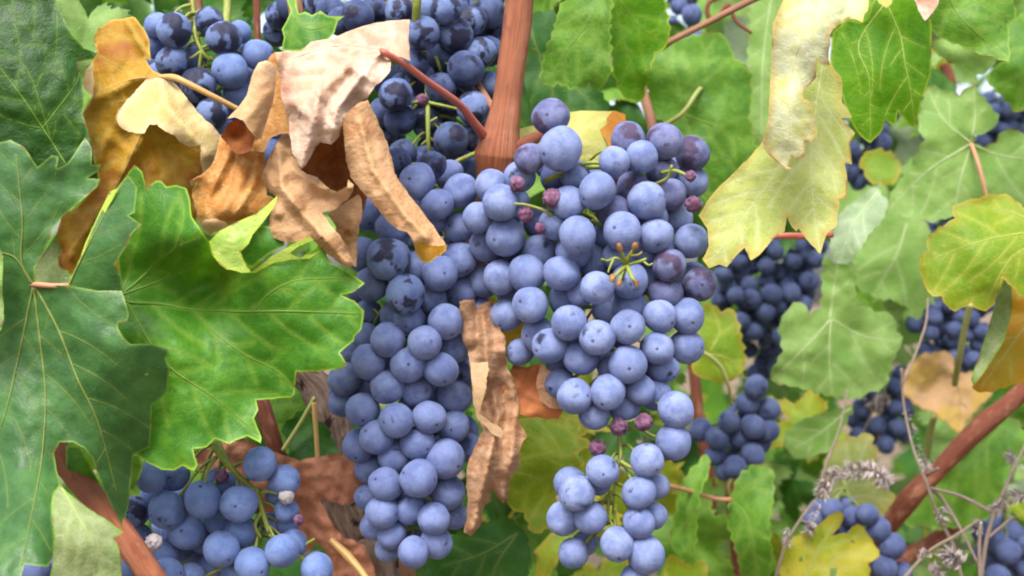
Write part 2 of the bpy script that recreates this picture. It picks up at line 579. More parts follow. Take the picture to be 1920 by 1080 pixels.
# ------------------------------------------------------------------ grape bunches
def grape_mesh(name, mat, seed, wrinkle=0.0, seg=28, rings=18):
    rg = random.Random(seed)
    sx, sy, sz = rg.uniform(.95, 1.05), rg.uniform(.95, 1.05), rg.uniform(.97, 1.10)
    V, F = [], []
    for i in range(rings + 1):
        th = math.pi * i / rings
        n_ = 1 if i in (0, rings) else seg
        for k in range(n_):
            ph = 2 * math.pi * k / seg
            d = Vector((math.sin(th) * math.cos(ph), math.sin(th) * math.sin(ph), math.cos(th)))
            r = 1 + 0.07 * noise.noise(d * 1.1 + Vector((seed, 0, 0)))
            if wrinkle:
                r += wrinkle * (noise.noise(d * 3 + Vector((seed, 3, 0))) + .7 * abs(noise.noise(d * 6 + Vector((seed, 8, 0)))))
            # the scar: a tiny dimple at the tip, a shoulder at the stalk
            r -= 0.03 * math.exp(-((math.pi - th) / 0.09) ** 2) + 0.05 * math.exp(-(th / 0.16) ** 2)
            V.append((d.x * r * sx, d.y * r * sy, d.z * r * sz))
    idx = lambda i, k: 0 if i == 0 else (1 + (rings - 1) * seg if i == rings else 1 + (i - 1) * seg + k % seg)
    for i in range(rings):
        for k in range(seg):
            q = [idx(i, k), idx(i + 1, k), idx(i + 1, k + 1), idx(i, k + 1)]
            q2 = [a for j, a in enumerate(q) if a not in q[:j]]
            if len(q2) > 2: F.append(q2)
    me = bpy.data.meshes.new(name)
    me.from_pydata(V, [], F)
    me.polygons.foreach_set("use_smooth", [True] * len(me.polygons))
    me.materials.append(mat)
    return me

SKIN = S(26, 22, 40)
GM = {
    "main": grape_mat("grape_bloom", S(128, 141, 182, .88), S(100, 114, 160, .78), SKIN, wipe=(0.66, 0.78)),
    "long": grape_mat("grape_bloom_violet", S(120, 133, 176, .86), S(92, 106, 154, .77), SKIN, wipe=(0.67, 0.78)),
    "rubbed": grape_mat("grape_rubbed", S(118, 136, 178, .74), S(84, 102, 150, .70), SKIN, wipe=(0.50, 0.57)),
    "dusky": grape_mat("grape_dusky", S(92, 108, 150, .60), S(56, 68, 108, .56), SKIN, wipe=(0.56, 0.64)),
    "low": grape_mat("grape_bloom_blue", S(114, 134, 182, .84), S(90, 110, 160, .78), SKIN, wipe=(0.67, 0.78)),
    "purplish": grape_mat("grape_bloom_rubbed_purple", S(124, 130, 168, .76), S(90, 94, 138, .70), S(60, 44, 66), wipe=(0.50, 0.64)),
    "far": grape_mat("grape_far", S(96, 108, 150, .76), S(72, 84, 126, .72), SKIN, wipe=(0.60, 0.75)),
    "inner": simple_mat("grape_inner_shade", S(92, 104, 150, .7), S(76, 88, 134, .7), .6, 60, bump=.05),  # inner berries coloured darker, deepening the shade in the gaps between grapes
    "raisin": grape_mat("grape_shrivelled", S(150, 112, 142, .62), S(112, 62, 88, .6), S(64, 36, 56), wipe=(0.55, 0.7), sheen=.1),
    "pale": grape_mat("grape_unripe", S(186, 178, 180, .8), S(150, 140, 138, .8), S(120, 110, 110), wipe=(0.7, 0.8), sheen=.1),
}
GMESH = {k: [grape_mesh("grape", m, s + 1, wrinkle=0.22 if k in ("raisin", "pale") else 0.0) for s in range(6)] for k, m in GM.items()}
STEM = simple_mat("green_stem", S(120, 140, 50, .7), S(160, 165, 80, .7), .5, 5, bump=.2, c3=S(140, 80, 60, .7), c3r=(.62, .7))
STUB = simple_mat("stalk_end", S(170, 130, 70, .65), S(140, 84, 60, .65), .6, 6)
STEM_FAR = simple_mat("green_stem_far", S(120, 140, 60, .6), S(150, 160, 90, .6), .6, 5)

def add_grape(root, c, r, key, rg, scar_cam=None, name="grape"):
    me = GMESH[key][rg.randrange(6)]
    o = bpy.data.objects.new(name, me)
    col.objects.link(o)
    o.parent = root
    o.location = c - root.location
    # the stalk end turns inwards, the scar outwards and mostly down
    if scar_cam is None:
        dirv = Vector((rg.uniform(-1, 1), rg.uniform(-1.0, .5), rg.uniform(-1.3, .2))).normalized()
    else:
        dirv = scar_cam
    q = dirv.to_track_quat('-Z', 'Y') @ Matrix.Rotation(rg.uniform(0, 6.28), 3, 'Z').to_quaternion()
    o.rotation_mode = 'QUATERNION'
    o.rotation_quaternion = q
    s = r
    o.scale = (s * rg.uniform(.97, 1.03), s * rg.uniform(.97, 1.03), s)
    return o

def bunch(label, group, d0, layers, key, axis, fill=None, nfill=0, seed=1, curve=0.018, halfw=140, mixes=(), raisins=(), stems=(), step=0.006,
          squash=0.88, grow=1.06, scars=(), mat_stem=None, pale=()):
    """layers: lists of (px,py,r) from the front to the back; axis: main stalk (px,py,depth offset mm). Each berry slides back along its
    sight line until it only just presses on those before it, so the bunch packs as a real one does."""
    rg = random.Random(seed)
    mat_stem = mat_stem or STEM
    top = axis[0]
    root = empty("grape_bunch", P(top[0], top[1], d0 + top[2] / 1000))
    tag(root, label, "grapes", group)
    ax = catmull([(a[0], a[1]) for a in axis], 6)
    axa = np.array(ax)
    placed = []
    KP = TH / 960

    def dist_ax(x, y):
        return float(seg_dist(np.array([[x, y]], float), axa[:-1], axa[1:])[0])

    def put(x, y, r, dstart, limit=None):
        d = dstart
        for _ in range(200):
            c = P(x, y, d); R = r * KP * d
            bad = False
            for (c2, r2) in placed:
                if (c - c2).length < squash * (R + r2): bad = True; break
            if not bad: return c, R, d
            d += 0.0008
            if limit and d > limit: return None
        return c, R, d
    out = []
    for li, lay in enumerate(layers):
        for (x, y, r) in lay:
            base = d0 + li * step + curve * (dist_ax(x, y) / halfw) ** 2 + rg.uniform(-.002, .002)
            r = r * grow
            res = put(x, y, r, base)
            c, R, d = res
            placed.append((c, R)); out.append((x, y, c, R, d))
    surplus = []
    for (x, y, c, R, d) in out:
        k = key
        for (cond, kk, pr) in mixes:
            if cond(x, y) and rg.random() < pr: k = kk; break
        sc = None
        for (sx, sy, ox, oy) in scars:
            if abs(sx - x) < 6 and abs(sy - y) < 6:
                sc = Vector((ox, -math.sqrt(max(.05, 1 - ox * ox - oy * oy)), -oy)); break
        add_grape(root, c, R, k, rg, sc)
    for (x, y, r, dz) in raisins:
        add_grape(root, P(x, y, d0 + dz / 1000), r * KP * d0, "raisin", rg, name="shrivelled_grape")
    for (x, y, r, dz) in pale:
        add_grape(root, P(x, y, d0 + dz / 1000), r * KP * d0, "pale", rg, name="shrivelled_grape")
    if fill is not None:
        fp = np.asarray(fill, float)
        x0, y0 = fp.min(0); x1, y1 = fp.max(0)
        got = 0
        for _ in range(nfill * 12):
            if got >= nfill: break
            x, y = rg.uniform(x0, x1), rg.uniform(y0, y1)
            if not inside(np.array([[x, y]]), fp)[0]: continue
            r = rg.uniform(26, 31)
            res = put(x, y, r, d0 + len(layers) * step + 0.006 + rg.uniform(0, .01), limit=d0 + 0.07)
            if res is None: continue
            c, R, d = res
            placed.append((c, R)); got += 1
            o_ = add_grape(root, c, R, key, rg)
            if len(placed) > 98: surplus.append(o_)
            out.append((x, y, c, R, d))
    if surplus:
        V, F = [], []
        for o_ in surplus:
            M = Matrix.Translation(o_.location) @ o_.rotation_quaternion.to_matrix().to_4x4() @ Matrix.Diagonal((*o_.scale, 1))
            n0 = len(V)
            V += [M @ v.co + root.location for v in o_.data.vertices]
            F += [[i + n0 for i in p.vertices] for p in o_.data.polygons]
            bpy.data.objects.remove(o_)
        tag(link_mesh("inner_grapes", V, F, GM["inner"], root, root.location.copy()), kind="stuff")
    # the stalk with one short foot per berry
    g = Geo()
    dax = [d0 + a[2] / 1000 for a in axis]
    AX = catmull([P(a[0], a[1], d) for a, d in zip(axis, dax)], 6)
    w0 = 5.0 * KP * d0
    g.tube(AX, [w0 * (1 - .6 * i / (len(AX) - 1)) for i in range(len(AX))], seg=7, rough=.1, seed=seed)
    AXv = [Vector(p) for p in AX]
    for (x, y, c, R, d) in out:
        b = min(AXv, key=lambda p: (p - c - Vector((0, 0, R * 1.5))).length)
        dirv = (b - c)
        if dirv.length < R * 1.2 or dirv.length > .034: continue
        e = c + dirv.normalized() * R * .9
        mid = (e + b) / 2 + Vector((0, 0, 0.1 * dirv.length))
        g.tube(catmull([e, mid, b], 3), [0.0008, .0007, .0006, .0007, .0008, .0009, .001], seg=5)
    for (pts, w) in stems:
        mi = 1 if w >= 12 and len(pts) == 3 and abs(pts[0][0] - pts[2][0]) < 6 and abs(pts[0][1] - pts[2][1]) < 16 else 0
        c3 = catmull([P(p[0], p[1], d0 + p[2] / 1000) for p in pts], 5)
        g.tube(c3, [w * .5 * KP * d0 * (1 - .35 * i / len(c3)) for i in range(len(c3))], mi=mi, seg=7, rough=.08, seed=rg.uniform(0, 9))
    g.link("stalk", [mat_stem, STUB], root, root.location.copy())
    return root

# long bunch, left of the middle
A_f = [(782, 340, 33), (728, 486, 38), (760, 552, 36), (825, 513, 31), (727, 637, 31), (797, 643, 30), (835, 603, 31), (765, 685, 32), (691, 678, 32), (827, 693, 31),
       (727, 725, 31), (743, 788, 31), (805, 782, 30), (680, 768, 31), (835, 860, 34), (785, 897, 33), (723, 908, 30), (717, 961, 29), (813, 973, 28), (735, 1002, 27), (775, 1035, 28), (706, 820, 29),
       (862, 487, 30), (820, 383, 28)]
A_m = [(863, 358, 30), (808, 408, 28), (860, 425, 29), (680, 477, 31), (697, 533, 31), (865, 547, 29), (850, 650, 31), (647, 710, 30), (778, 733, 28), (783, 830, 30), (673, 835, 31), (840, 923, 31), (850, 800, 29),
       (738, 857, 28), (770, 957, 26), (818, 1017, 28), (810, 310, 26), (735, 425, 29), (643, 755, 26), (768, 597, 27), (743, 305, 26)]
A_b = [(810, 560, 27), (687, 633, 27), (660, 660, 26), (685, 722, 26), (850, 743, 32), (693, 880, 27), (687, 933, 23), (700, 987, 24), (850, 967, 24), (727, 1030, 23), (687, 402, 29), (740, 590, 26), (870, 700, 27), (770, 770, 27), (745, 690, 27), (760, 930, 26), (880, 840, 24), (640, 675, 24), (745, 350, 28), (690, 590, 27), (800, 450, 28), (780, 500, 28)]
bunch("long tapering bunch of dusty blue grapes left of the thick brown cane", "ripe grape bunches at the front",
      0.598, [A_f, A_m, A_b], "long", [(905, 280, 50), (830, 330, 40), (780, 500, 32), (770, 700, 30), (770, 900, 25), (775, 1030, 18)],
      fill=[(700, 320), (880, 320), (890, 500), (880, 900), (830, 1020), (730, 1030), (690, 900), (640, 760), (650, 640), (680, 480)], nfill=40, seed=3, halfw=125, curve=.022,
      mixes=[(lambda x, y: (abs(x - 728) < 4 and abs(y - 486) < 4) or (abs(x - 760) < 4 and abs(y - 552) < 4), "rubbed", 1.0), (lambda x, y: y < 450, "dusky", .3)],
      scars=[(706, 820, -.6, -.45), (743, 788, -.65, 0.05), (680, 768, .1, .55), (835, 860, .7, .35), (723, 908, -.5, -.4), (825, 513, .3, 0), (817, 0, 0, 0), (765, 685, .1, -.1)],
      stems=[([(700, 610, 24), (712, 585, 18), (720, 575, 14)], 6), ([(735, 600, 22), (722, 585, 16), (718, 570, 14)], 6), ([(720, 612, 22), (719, 590, 16), (715, 565, 14)], 7), ([(702, 580, 20), (716, 590, 16), (745, 582, 20)], 5)])

# broad bunch right of the middle
B_f = [(1051, 279, 39), (1033, 220, 33), (948, 443, 34), (1083, 441, 34), (1167, 433, 33), (1230, 442, 30), (1255, 497, 30), (1120, 357, 33), (1213, 377, 33), (994, 572, 33), (1067, 605, 31), (1120, 540, 30), (1177, 613, 32), (1237, 593, 31),
       (1288, 593, 31), (1120, 633, 33), (1032, 648, 33), (1232, 653, 31), (1177, 683, 33), (1140, 735, 33), (1078, 743, 32), (1267, 768, 33), (1263, 827, 32), (1213, 863, 30), (1130, 883, 29), (1198, 923, 30), (1082, 925, 31), (1107, 970, 29),
       (1198, 980, 29), (1157, 1020, 31), (1212, 1040, 33), (1203, 294, 28), (1247, 265, 32), (1152, 303, 27), (1296, 452, 31), (1313, 532, 31), (940, 380, 33), (988, 513, 33), (937, 520, 29)]
B_m = [(1298, 288, 30), (1178, 262, 31), (1187, 355, 32), (1257, 365, 29), (993, 297, 27), (1012, 470, 30), (1180, 527, 33), (1090, 670, 32), (1287, 650, 30), (923, 350, 30), (975, 330, 28), (897, 408, 28), (1065, 380, 29), (913, 460, 29), (1057, 972, 29),
       (1075, 1037, 27), (1097, 1018, 23), (1243, 690, 28), (1200, 730, 28), (1230, 912, 23), (1225, 967, 25), (1053, 513, 31), (1248, 547, 31), (950, 590, 29), (1113, 777, 28), (1170, 763, 28), (1190, 1085, 26), (1040, 420, 28)]
B_b = [(1300, 340, 27), (1077, 468, 34), (1112, 487, 31), (907, 527, 29), (1090, 548, 25), (1010, 627, 31), (1050, 720, 27), (1230, 740, 27), (1070, 907, 29), (1120, 905, 23), (1277, 318, 24), (1180, 575, 30), (1140, 580, 28), (1060, 560, 29), (1160, 480, 28), (1210, 470, 29),
       (1270, 410, 27), (960, 545, 28), (1150, 395, 29), (900, 580, 24), (975, 660, 24), (1210, 520, 28), (1150, 690, 28), (1240, 320, 27), (1165, 325, 26), (1080, 330, 26), (1225, 410, 27), (1140, 440, 27)]
bunch("broad bunch of pale blue grapes right of the thick cane, with a bare stalk star", "ripe grape bunches at the front",
      0.576, [B_f, B_m, B_b], "main", [(985, 290, 55), (1080, 330, 40), (1110, 450, 32), (1130, 600, 32), (1150, 760, 22), (1162, 850, 16), (1150, 960, 14), (1180, 1050, 14)],
      fill=[(920, 330), (1060, 300), (1200, 300), (1290, 330), (1310, 500), (1290, 640), (1220, 740), (1080, 760), (1000, 650), (920, 570)], nfill=44, seed=11, halfw=190, curve=.022,
      mixes=[(lambda x, y: x > 1140 and y < 400 and y > 200, "purplish", .8), (lambda x, y: x > 1220 and 430 < y < 560, "purplish", .8), (lambda x, y: abs(x - 993) < 4 and abs(y - 297) < 4, "purplish", 1), (lambda x, y: abs(x - 1033) < 4 and y < 230, "purplish", .6)],
      scars=[(1177, 613, .02, -.05), (1232, 653, -.1, 0.0), (994, 572, -.55, -.2), (1120, 633, -.3, .15), (1032, 648, -.75, .25), (1177, 683, .0, .2), (1230, 442, .05, .6)],
      raisins=[(1036, 371, 17, 2), (970, 345, 13, 3), (986, 403, 14, 4), (1300, 383, 15, 8), (1160, 800, 16, 4), (1207, 792, 16, 3), (1120, 840, 15, 8), (1012, 428, 10, 6), (1295, 330, 10, -4)],
      stems=[([(1165, 530, 4), (1172, 495, -10), (1163, 468, -16)], 9), ([(1172, 495, -10), (1190, 465, -17)], 9), ([(1172, 495, -10), (1156, 484, -16), (1140, 489, -15), (1128, 486, -17)], 6), ([(1150, 487, -16), (1144, 500, -17), (1140, 512, -17)], 5), ([(1180, 478, -14), (1196, 478, -17), (1204, 472, -17)], 5), ([(1205, 489, -16), (1216, 497, -17), (1224, 494, -17)], 5), ([(1175, 497, -10), (1150, 520, -18), (1148, 525, -18)], 8),
             ([(1175, 497, -10), (1185, 520, -18), (1192, 530, -18)], 9), ([(1175, 497, -10), (1200, 490, -16), (1212, 485, -16)], 7), ([(1172, 497, -10), (1162, 525, -16), (1160, 535, -17)], 7),
             ([(1163, 468, -16), (1161, 461, -17), (1160, 456, -17)], 12), ([(1190, 465, -17), (1191, 460, -18), (1192, 455, -18)], 13), ([(1192, 527, -18), (1193, 532, -18), (1194, 537, -18)], 12), ([(1149, 518, -17), (1148, 524, -18), (1147, 529, -18)], 14), ([(1161, 528, -16), (1160, 533, -17), (1160, 537, -17)], 13),
             ([(1060, 315, 12), (1120, 305, 6), (1160, 330, 10)], 9), ([(1020, 340, 14), (1080, 318, 10), (1140, 312, 10)], 11), ([(1240, 325, 14), (1265, 320, 6), (1290, 330, 0)], 9), ([(1215, 350, 16), (1250, 335, 10), (1260, 310, 6)], 8),
             ([(1015, 420, 14), (1030, 395, 6), (1020, 375, 3)], 7), ([(1060, 430, 12), (1030, 400, 5), (990, 385, 2), (965, 382, 1)], 7), ([(1130, 425, 12), (1110, 412, 4)], 8),
             ([(1160, 775, 14), (1163, 830, 10), (1163, 860, 8), (1150, 900, 12)], 9), ([(1163, 865, 8), (1180, 875, 6), (1190, 880, 4)], 9), ([(1145, 920, 12), (1140, 960, 10), (1150, 990, 6)], 8), ([(1195, 785, 8), (1180, 790, 6), (1165, 790, 5)], 6)])

# low bunch at the lower left
C_f = [(380, 937, 34), (448, 945, 32), (313, 955, 33), (250, 960, 28), (487, 870, 29), (473, 1060, 32), (415, 1030, 32), (530, 1032, 30), (595, 1068, 29), (313, 1078, 30), (283, 895, 28)]
C_m = [(533, 900, 29), (453, 997, 31), (350, 997, 32), (303, 1043, 29), (358, 1085, 28), (255, 1010, 28), (550, 1018, 25)]
C_b = [(328, 892, 26), (405, 905, 25), (425, 912, 24), (333, 1027, 27), (537, 957, 21), (540, 982, 19), (385, 1010, 28), (290, 930, 27), (410, 975, 26), (240, 1060, 27), (390, 1065, 26), (520, 925, 22), (440, 1075, 25), (505, 985, 22)]
bunch("loose bunch of blue grapes at the lower left corner, half under the big dark leaf", "ripe grape bunches at the front",
      0.590, [C_f, C_m, C_b], "low", [(410, 830, 18), (430, 870, 10), (470, 920, 12), (490, 1000, 14), (470, 1100, 18)],
      fill=[(260, 880), (440, 880), (480, 1000), (440, 1090), (280, 1100), (250, 1000)], nfill=14, seed=21, halfw=190, curve=.012,
      mixes=[(lambda x, y: abs(x - 250) < 4 and abs(y - 960) < 4, "rubbed", 1)], scars=[(380, 937, 0.02, -.78), (448, 945, 0, 0)],
      pale=[(288, 1017, 15, -12), (537, 930, 14, 4)], raisins=[(415, 893, 12, 6), (560, 975, 10, 5)],
      stems=[([(400, 835, 2), (425, 868, 0), (450, 895, 4), (478, 920, 8)], 15), ([(405, 858, 2), (393, 875, 0), (386, 890, -2), (384, 905, -2)], 9), ([(478, 915, 8), (492, 960, 8), (505, 1000, 8)], 13), ([(487, 925, 8), (505, 922, 6), (530, 928, 4)], 7),
             ([(490, 960, 8), (478, 985, 6), (490, 1010, 8)], 9), ([(385, 885, 0), (365, 882, 2), (345, 878, 6)], 5), ([(505, 1000, 8), (540, 1035, 10), (590, 1010, 12)], 8)])

# upper left bunch with rubbed berries
D_f = [(327, 57, 31), (420, 72, 31), (432, 133, 32), (325, 117, 31), (483, 103, 28), (372, 160, 31), (397, 213, 29), (392, 40, 25)]
D_m = [(296, 48, 24), (445, 178, 26), (287, 85, 24), (430, 205, 26), (300, 140, 24), (350, 195, 25), (465, 150, 24), (520, 190, 27), (515, 235, 27)]
D_b = [(360, 110, 26), (470, 215, 26), (390, 180, 25), (310, 90, 24), (480, 260, 27), (505, 285, 27), (450, 60, 20), (420, 250, 26)]
bunch("small bunch of blue grapes with black rubbed patches, above the yellow leaf", "ripe grape bunches at the front",
      0.625, [D_f, D_m, D_b], "low", [(355, -60, 20), (365, 40, 14), (380, 110, 12), (400, 200, 14)],
      fill=[(290, 40), (470, 60), (500, 260), (380, 240), (290, 150)], nfill=8, seed=31, halfw=140, curve=.014,
      mixes=[(lambda x, y: (x, y) in ((327, 57), (420, 72), (372, 160), (397, 213), (392, 40), (325, 117)), "rubbed", 1)],
      stems=[([(375, 20, 12), (365, 60, 4), (378, 95, 2), (395, 115, 4)], 10), ([(378, 95, 2), (360, 108, 2), (345, 112, 3)], 7), ([(378, 95, 2), (374, 125, 3), (376, 140, 5)], 8), ([(366, 65, 4), (352, 60, 4)], 6), ([(378, 90, 2), (395, 82, 3)], 6)])

# upper middle bunch, shaded behind the dry leaf
E_f = [(837, 18, 28), (793, 62, 29), (852, 66, 31), (873, 130, 33), (742, 177, 31), (845, 262, 30), (887, 203, 31), (883, 40, 28), (670, 30, 30), (925, 100, 0.1), (863, 312, 30)]
E_m = [(900, 100, 29), (917, 22, 29), (777, 120, 25), (827, 165, 28), (755, 287, 24), (750, 225, 29), (640, 40, 26), (700, 20, 26), (750, 20, 26), (880, 262, 26)]
E_b = [(800, 230, 28), (780, 200, 26), (720, 210, 26), (720, 250, 26), (760, 90, 28), (830, 110, 27), (920, 160, 24), (800, 20, 28), (860, 10, 26), (620, 20, 26), (600, 5, 26), (690, 60, 28), (525, 30, 25), (520, 60, 25), (545, 10, 25), (850, 190, 27), (930, 60, 26), (790, 150, 27), (795, 300, 26), (735, 260, 25), (830, 225, 26), (905, 250, 24)]
E_f = [q for q in E_f if q[2] > 1]
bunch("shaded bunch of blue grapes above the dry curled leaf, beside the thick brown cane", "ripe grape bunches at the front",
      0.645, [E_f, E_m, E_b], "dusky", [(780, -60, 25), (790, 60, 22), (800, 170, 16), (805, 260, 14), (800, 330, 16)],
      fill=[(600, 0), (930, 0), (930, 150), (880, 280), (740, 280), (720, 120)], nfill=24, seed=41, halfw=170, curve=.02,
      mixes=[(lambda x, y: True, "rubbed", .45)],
      raisins=[(792, 188, 12, 4), (850, 285, 8, 2)],
      stems=[([(800, 140, 16), (802, 200, 4), (803, 260, 2), (806, 300, 6)], 11), ([(802, 195, 4), (785, 190, 2), (768, 195, 4)], 7), ([(802, 192, 4), (830, 198, 2), (860, 205, 4)], 8), ([(803, 262, 2), (790, 272, 4)], 7), ([(815, 100, 14), (822, 120, 10), (828, 140, 14)], 8), ([(803, 230, 3), (820, 220, 3)], 6)])

# ---- bunches farther back on the right, softer and smaller in the picture
def far_bunch(label, d0, cx, cy, hw, hh, r, n, seed, taper=0.6, extra=(), key="far", tilt=0.0, front=()):
    rg = random.Random(seed)
    pts = []
    for _ in range(4000):
        if len(pts) >= n: break
        v = rg.uniform(-1, 1)
        w = hw * (1 - taper * (v + 1) / 2)
        x = cx + rg.uniform(-w, w) + tilt * v; y = cy + v * hh
        if all(math.hypot(x - a, y - b) > r * 1.12 for a, b, _ in pts): pts.append((x, y, r * rg.uniform(.85, 1.08)))
    pts2 = []
    for _ in range(4000):
        if len(pts2) >= n * .7: break
        v = rg.uniform(-1, .9)
        w = hw * (1 - taper * (v + 1) / 2)
        x = cx + rg.uniform(-w, w) + tilt * v; y = cy + v * hh
        if all(math.hypot(x - a, y - b) > r * 1.2 for a, b, _ in pts2): pts2.append((x, y, r * rg.uniform(.85, 1.05)))
    return bunch(label, "grape bunches farther back", d0, [list(front) + pts, pts2], key,
                 [(cx - tilt, cy - hh - 60, 20), (cx, cy, 25), (cx + tilt, cy + hh * .8, 20)], seed=seed, halfw=hw * 1.3, curve=.02, step=.012, mat_stem=STEM_FAR)

far_bunch("out of focus blue grape bunch under the pale yellow leaf's pointed tips", 1.12, 1432, 545, 100, 90, 17, 44, 51, .35, tilt=-8)
far_bunch("blurred narrow grape bunch tip hanging below the shaded bunch under the pale yellow leaf", 1.16, 1428, 655, 38, 45, 15, 9, 52, .4, tilt=10)
B7 = [(1418, 725, 22), (1402, 757, 22), (1367, 790, 20), (1440, 768, 22), (1345, 822, 21), (1412, 800, 22), (1386, 822, 20), (1313, 806, 21), (1412, 852, 21), (1378, 876, 20), (1340, 855, 18), (1440, 808, 20), (1357, 885, 16)]
bunch("small loose blurred bunch of dark blue grapes beside the thin upright brown cane", "grape bunches farther back", 0.90,
      [B7, [(1385, 775, 20), (1425, 830, 20), (1395, 850, 18), (1365, 850, 18)]], "far", [(1370, 660, 20), (1400, 740, 15), (1390, 860, 15)], seed=53, halfw=120, mat_stem=STEM_FAR,
      stems=[([(1395, 880, 0), (1368, 905, -4), (1367, 930, -4)], 8)])
far_bunch("dark blurred grape bunch under the yellow-green leaf at the right edge", 1.13, 1780, 625, 72, 62, 16, 26, 54, .2)
far_bunch("dark shaded grape bunch behind the pinkish dry leaf at the right", 1.18, 1655, 765, 55, 75, 16, 20, 55, .2, tilt=-10)
bunch("few blue grapes peeping over the bright yellow leaf at the bottom right", "grape bunches farther back", 0.86,
      [[(1648, 992, 21), (1672, 1025, 23), (1625, 965, 20), (1600, 970, 20), (1660, 1065, 21), (1560, 958, 21), (1525, 975, 20)], [(1580, 990, 21), (1545, 1000, 21), (1610, 1010, 21), (1640, 1050, 21), (1620, 1070, 22), (1690, 1075, 20), (1535, 955, 18), (1585, 945, 18)]], "far",
      [(1580, 900, 20), (1610, 980, 15), (1650, 1060, 15)], seed=56, halfw=120, mat_stem=STEM_FAR)
bunch("three blurred grapes at the top edge beside the thin slanting cane", "grape bunches farther back", 1.0,
      [[(1297, 28, 19), (1304, 72, 17), (1273, 12, 15), (1260, 38, 10)], [(1268, -8, 18), (1290, -5, 18)]], "far", [(1290, -60, 10), (1285, 20, 12), (1300, 70, 10)], seed=57, halfw=80, mat_stem=STEM_FAR)
far_bunch("blurred dark grape bunch at the right edge below the top corner leaves", 1.15, 1885, 225, 52, 45, 16, 14, 58, .1)
far_bunch("blurred grapes in the dark gap below the bright green heart-shaped leaf", 1.12, 1622, 300, 36, 60, 17, 10, 59, .2)
far_bunch("dark blurred grapes behind the upper edge of the yellow-green leaf at the right edge", 1.2, 1775, 425, 38, 62, 16, 10, 60, .1)
far_bunch("dark grapes in the bottom right corner behind the dry weed stalks", 1.0, 1885, 1035, 48, 50, 22, 9, 61, .1)
far_bunch("dark grapes in the bottom left corner under the big dark leaf's tip", 0.64, 70, 1085, 40, 25, 28, 4, 62, .1)

# ------------------------------------------------------------------ leaves traced from life: materials
K = 0.62     # display colour -> base colour
G = lambda r, g, b, k=K: S(r, g, b, k)
VEINM = simple_mat("vein_pale_green", G(124, 166, 66), G(112, 154, 56), .5, 3)
VEIND = simple_mat("vein_yellow_green", G(122, 144, 66), G(138, 152, 78), .5, 3)
VEINT = simple_mat("vein_tan", G(214, 176, 100), G(196, 150, 80), .6, 3)
VEINY = simple_mat("vein_straw", G(190, 206, 116), G(176, 196, 100), .5, 3)
VEINP = simple_mat("vein_pale_straw", G(212, 222, 146, .72), G(200, 214, 130, .72), .5, 3)
VEINS = simple_mat("vein_soft_green", G(190, 208, 150, .7), G(176, 200, 134, .7), .5, 3)
M_dark = leaf_mat("leaf_dark_green", G(58, 100, 50, .68), G(76, 122, 62, .68), vein=G(92, 128, 64), edge=G(130, 165, 70), under=G(120, 155, 95), rough=.40, transl=.16, netw=.12, spec=.25, spots=G(150, 165, 120), spot_amt=-.03, tcol=G(120, 190, 30), specks=G(140, 165, 120), speck_lim=.70, grain=(G(34, 66, 36), .35), bump=.3, nofix=True)
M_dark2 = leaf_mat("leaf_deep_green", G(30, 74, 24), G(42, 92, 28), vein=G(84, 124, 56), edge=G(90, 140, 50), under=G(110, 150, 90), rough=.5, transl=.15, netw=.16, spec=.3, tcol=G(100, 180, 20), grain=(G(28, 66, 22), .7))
M_bright = leaf_mat("leaf_bright_green", G(62, 128, 36), G(88, 152, 54), vein=G(140, 182, 86), edge=G(160, 200, 80), under=G(150, 190, 110), rough=.48, transl=.28, netw=.15, spec=.3, patch=G(120, 150, 50), patch_rng=(.62, .72), spots=G(150, 110, 60), spot_amt=-.03, tcol=G(130, 210, 20), specks=G(150, 190, 110), speck_lim=.70, grain=(G(52, 112, 30), .6), bump=.35)
M_under = leaf_mat("leaf_pale_underside", G(150, 172, 104), G(128, 156, 84), vein=G(196, 206, 156), edge=G(140, 190, 70), rough=.7, transl=.3, netw=.45, spec=.2, nofix=True, grain=(G(176, 186, 140), .7))
M_flap = leaf_mat("leaf_light_underside", G(166, 205, 126), G(140, 190, 90), vein=G(214, 230, 190), edge=G(180, 220, 100), rough=.55, transl=.3, netw=.4, spec=.35, tip=G(206, 226, 130), tipw=(4, 26))
M_ochre = leaf_mat("leaf_ochre", G(196, 150, 34), G(180, 132, 30), vein=G(206, 180, 80), edge=G(222, 186, 80), rough=.62, transl=.22, netw=.12, spec=.25, patch=G(172, 98, 34), patch_rng=(.50, .62), spots=G(132, 72, 28), spot_amt=-.02, under=G(226, 205, 140), tcol=G(220, 150, 10), grain=(G(166, 116, 30), .6), specks=G(140, 90, 30), speck_lim=.68)
M_ochflap = leaf_mat("leaf_cream_underside", G(228, 204, 138), G(212, 184, 108), vein=G(236, 220, 170), edge=G(230, 206, 150), rough=.7, transl=.25, netw=.2, spec=.2, tip=G(232, 206, 174), tipw=(4, 30), grain=(G(206, 176, 116), .6))
M_pink = leaf_mat("leaf_dry_pinkish", G(230, 200, 178), G(212, 170, 136), vein=G(238, 216, 196), edge=G(236, 210, 190), rough=.7, transl=.12, netw=.16, netb=.03, spec=.25, patch=G(196, 138, 106), patch_rng=(.47, .62), spots=G(190, 140, 90), spot_amt=.02, bump=.9, edgew=.25, grain=(G(196, 150, 128), .75), specks=G(160, 96, 80), speck_lim=.68)
M_tan = leaf_mat("leaf_dry_tan", G(212, 166, 122), G(196, 144, 100), vein=G(216, 172, 116), edge=G(222, 180, 124), rough=.68, transl=.16, netw=.16, netb=.03, spec=.25, patch=G(170, 108, 60), patch_rng=(.55, .7), spots=G(140, 88, 52), spot_amt=.0, bump=.9, edgew=.25, grain=(G(222, 182, 136), .8), specks=G(130, 80, 54), speck_lim=.66)
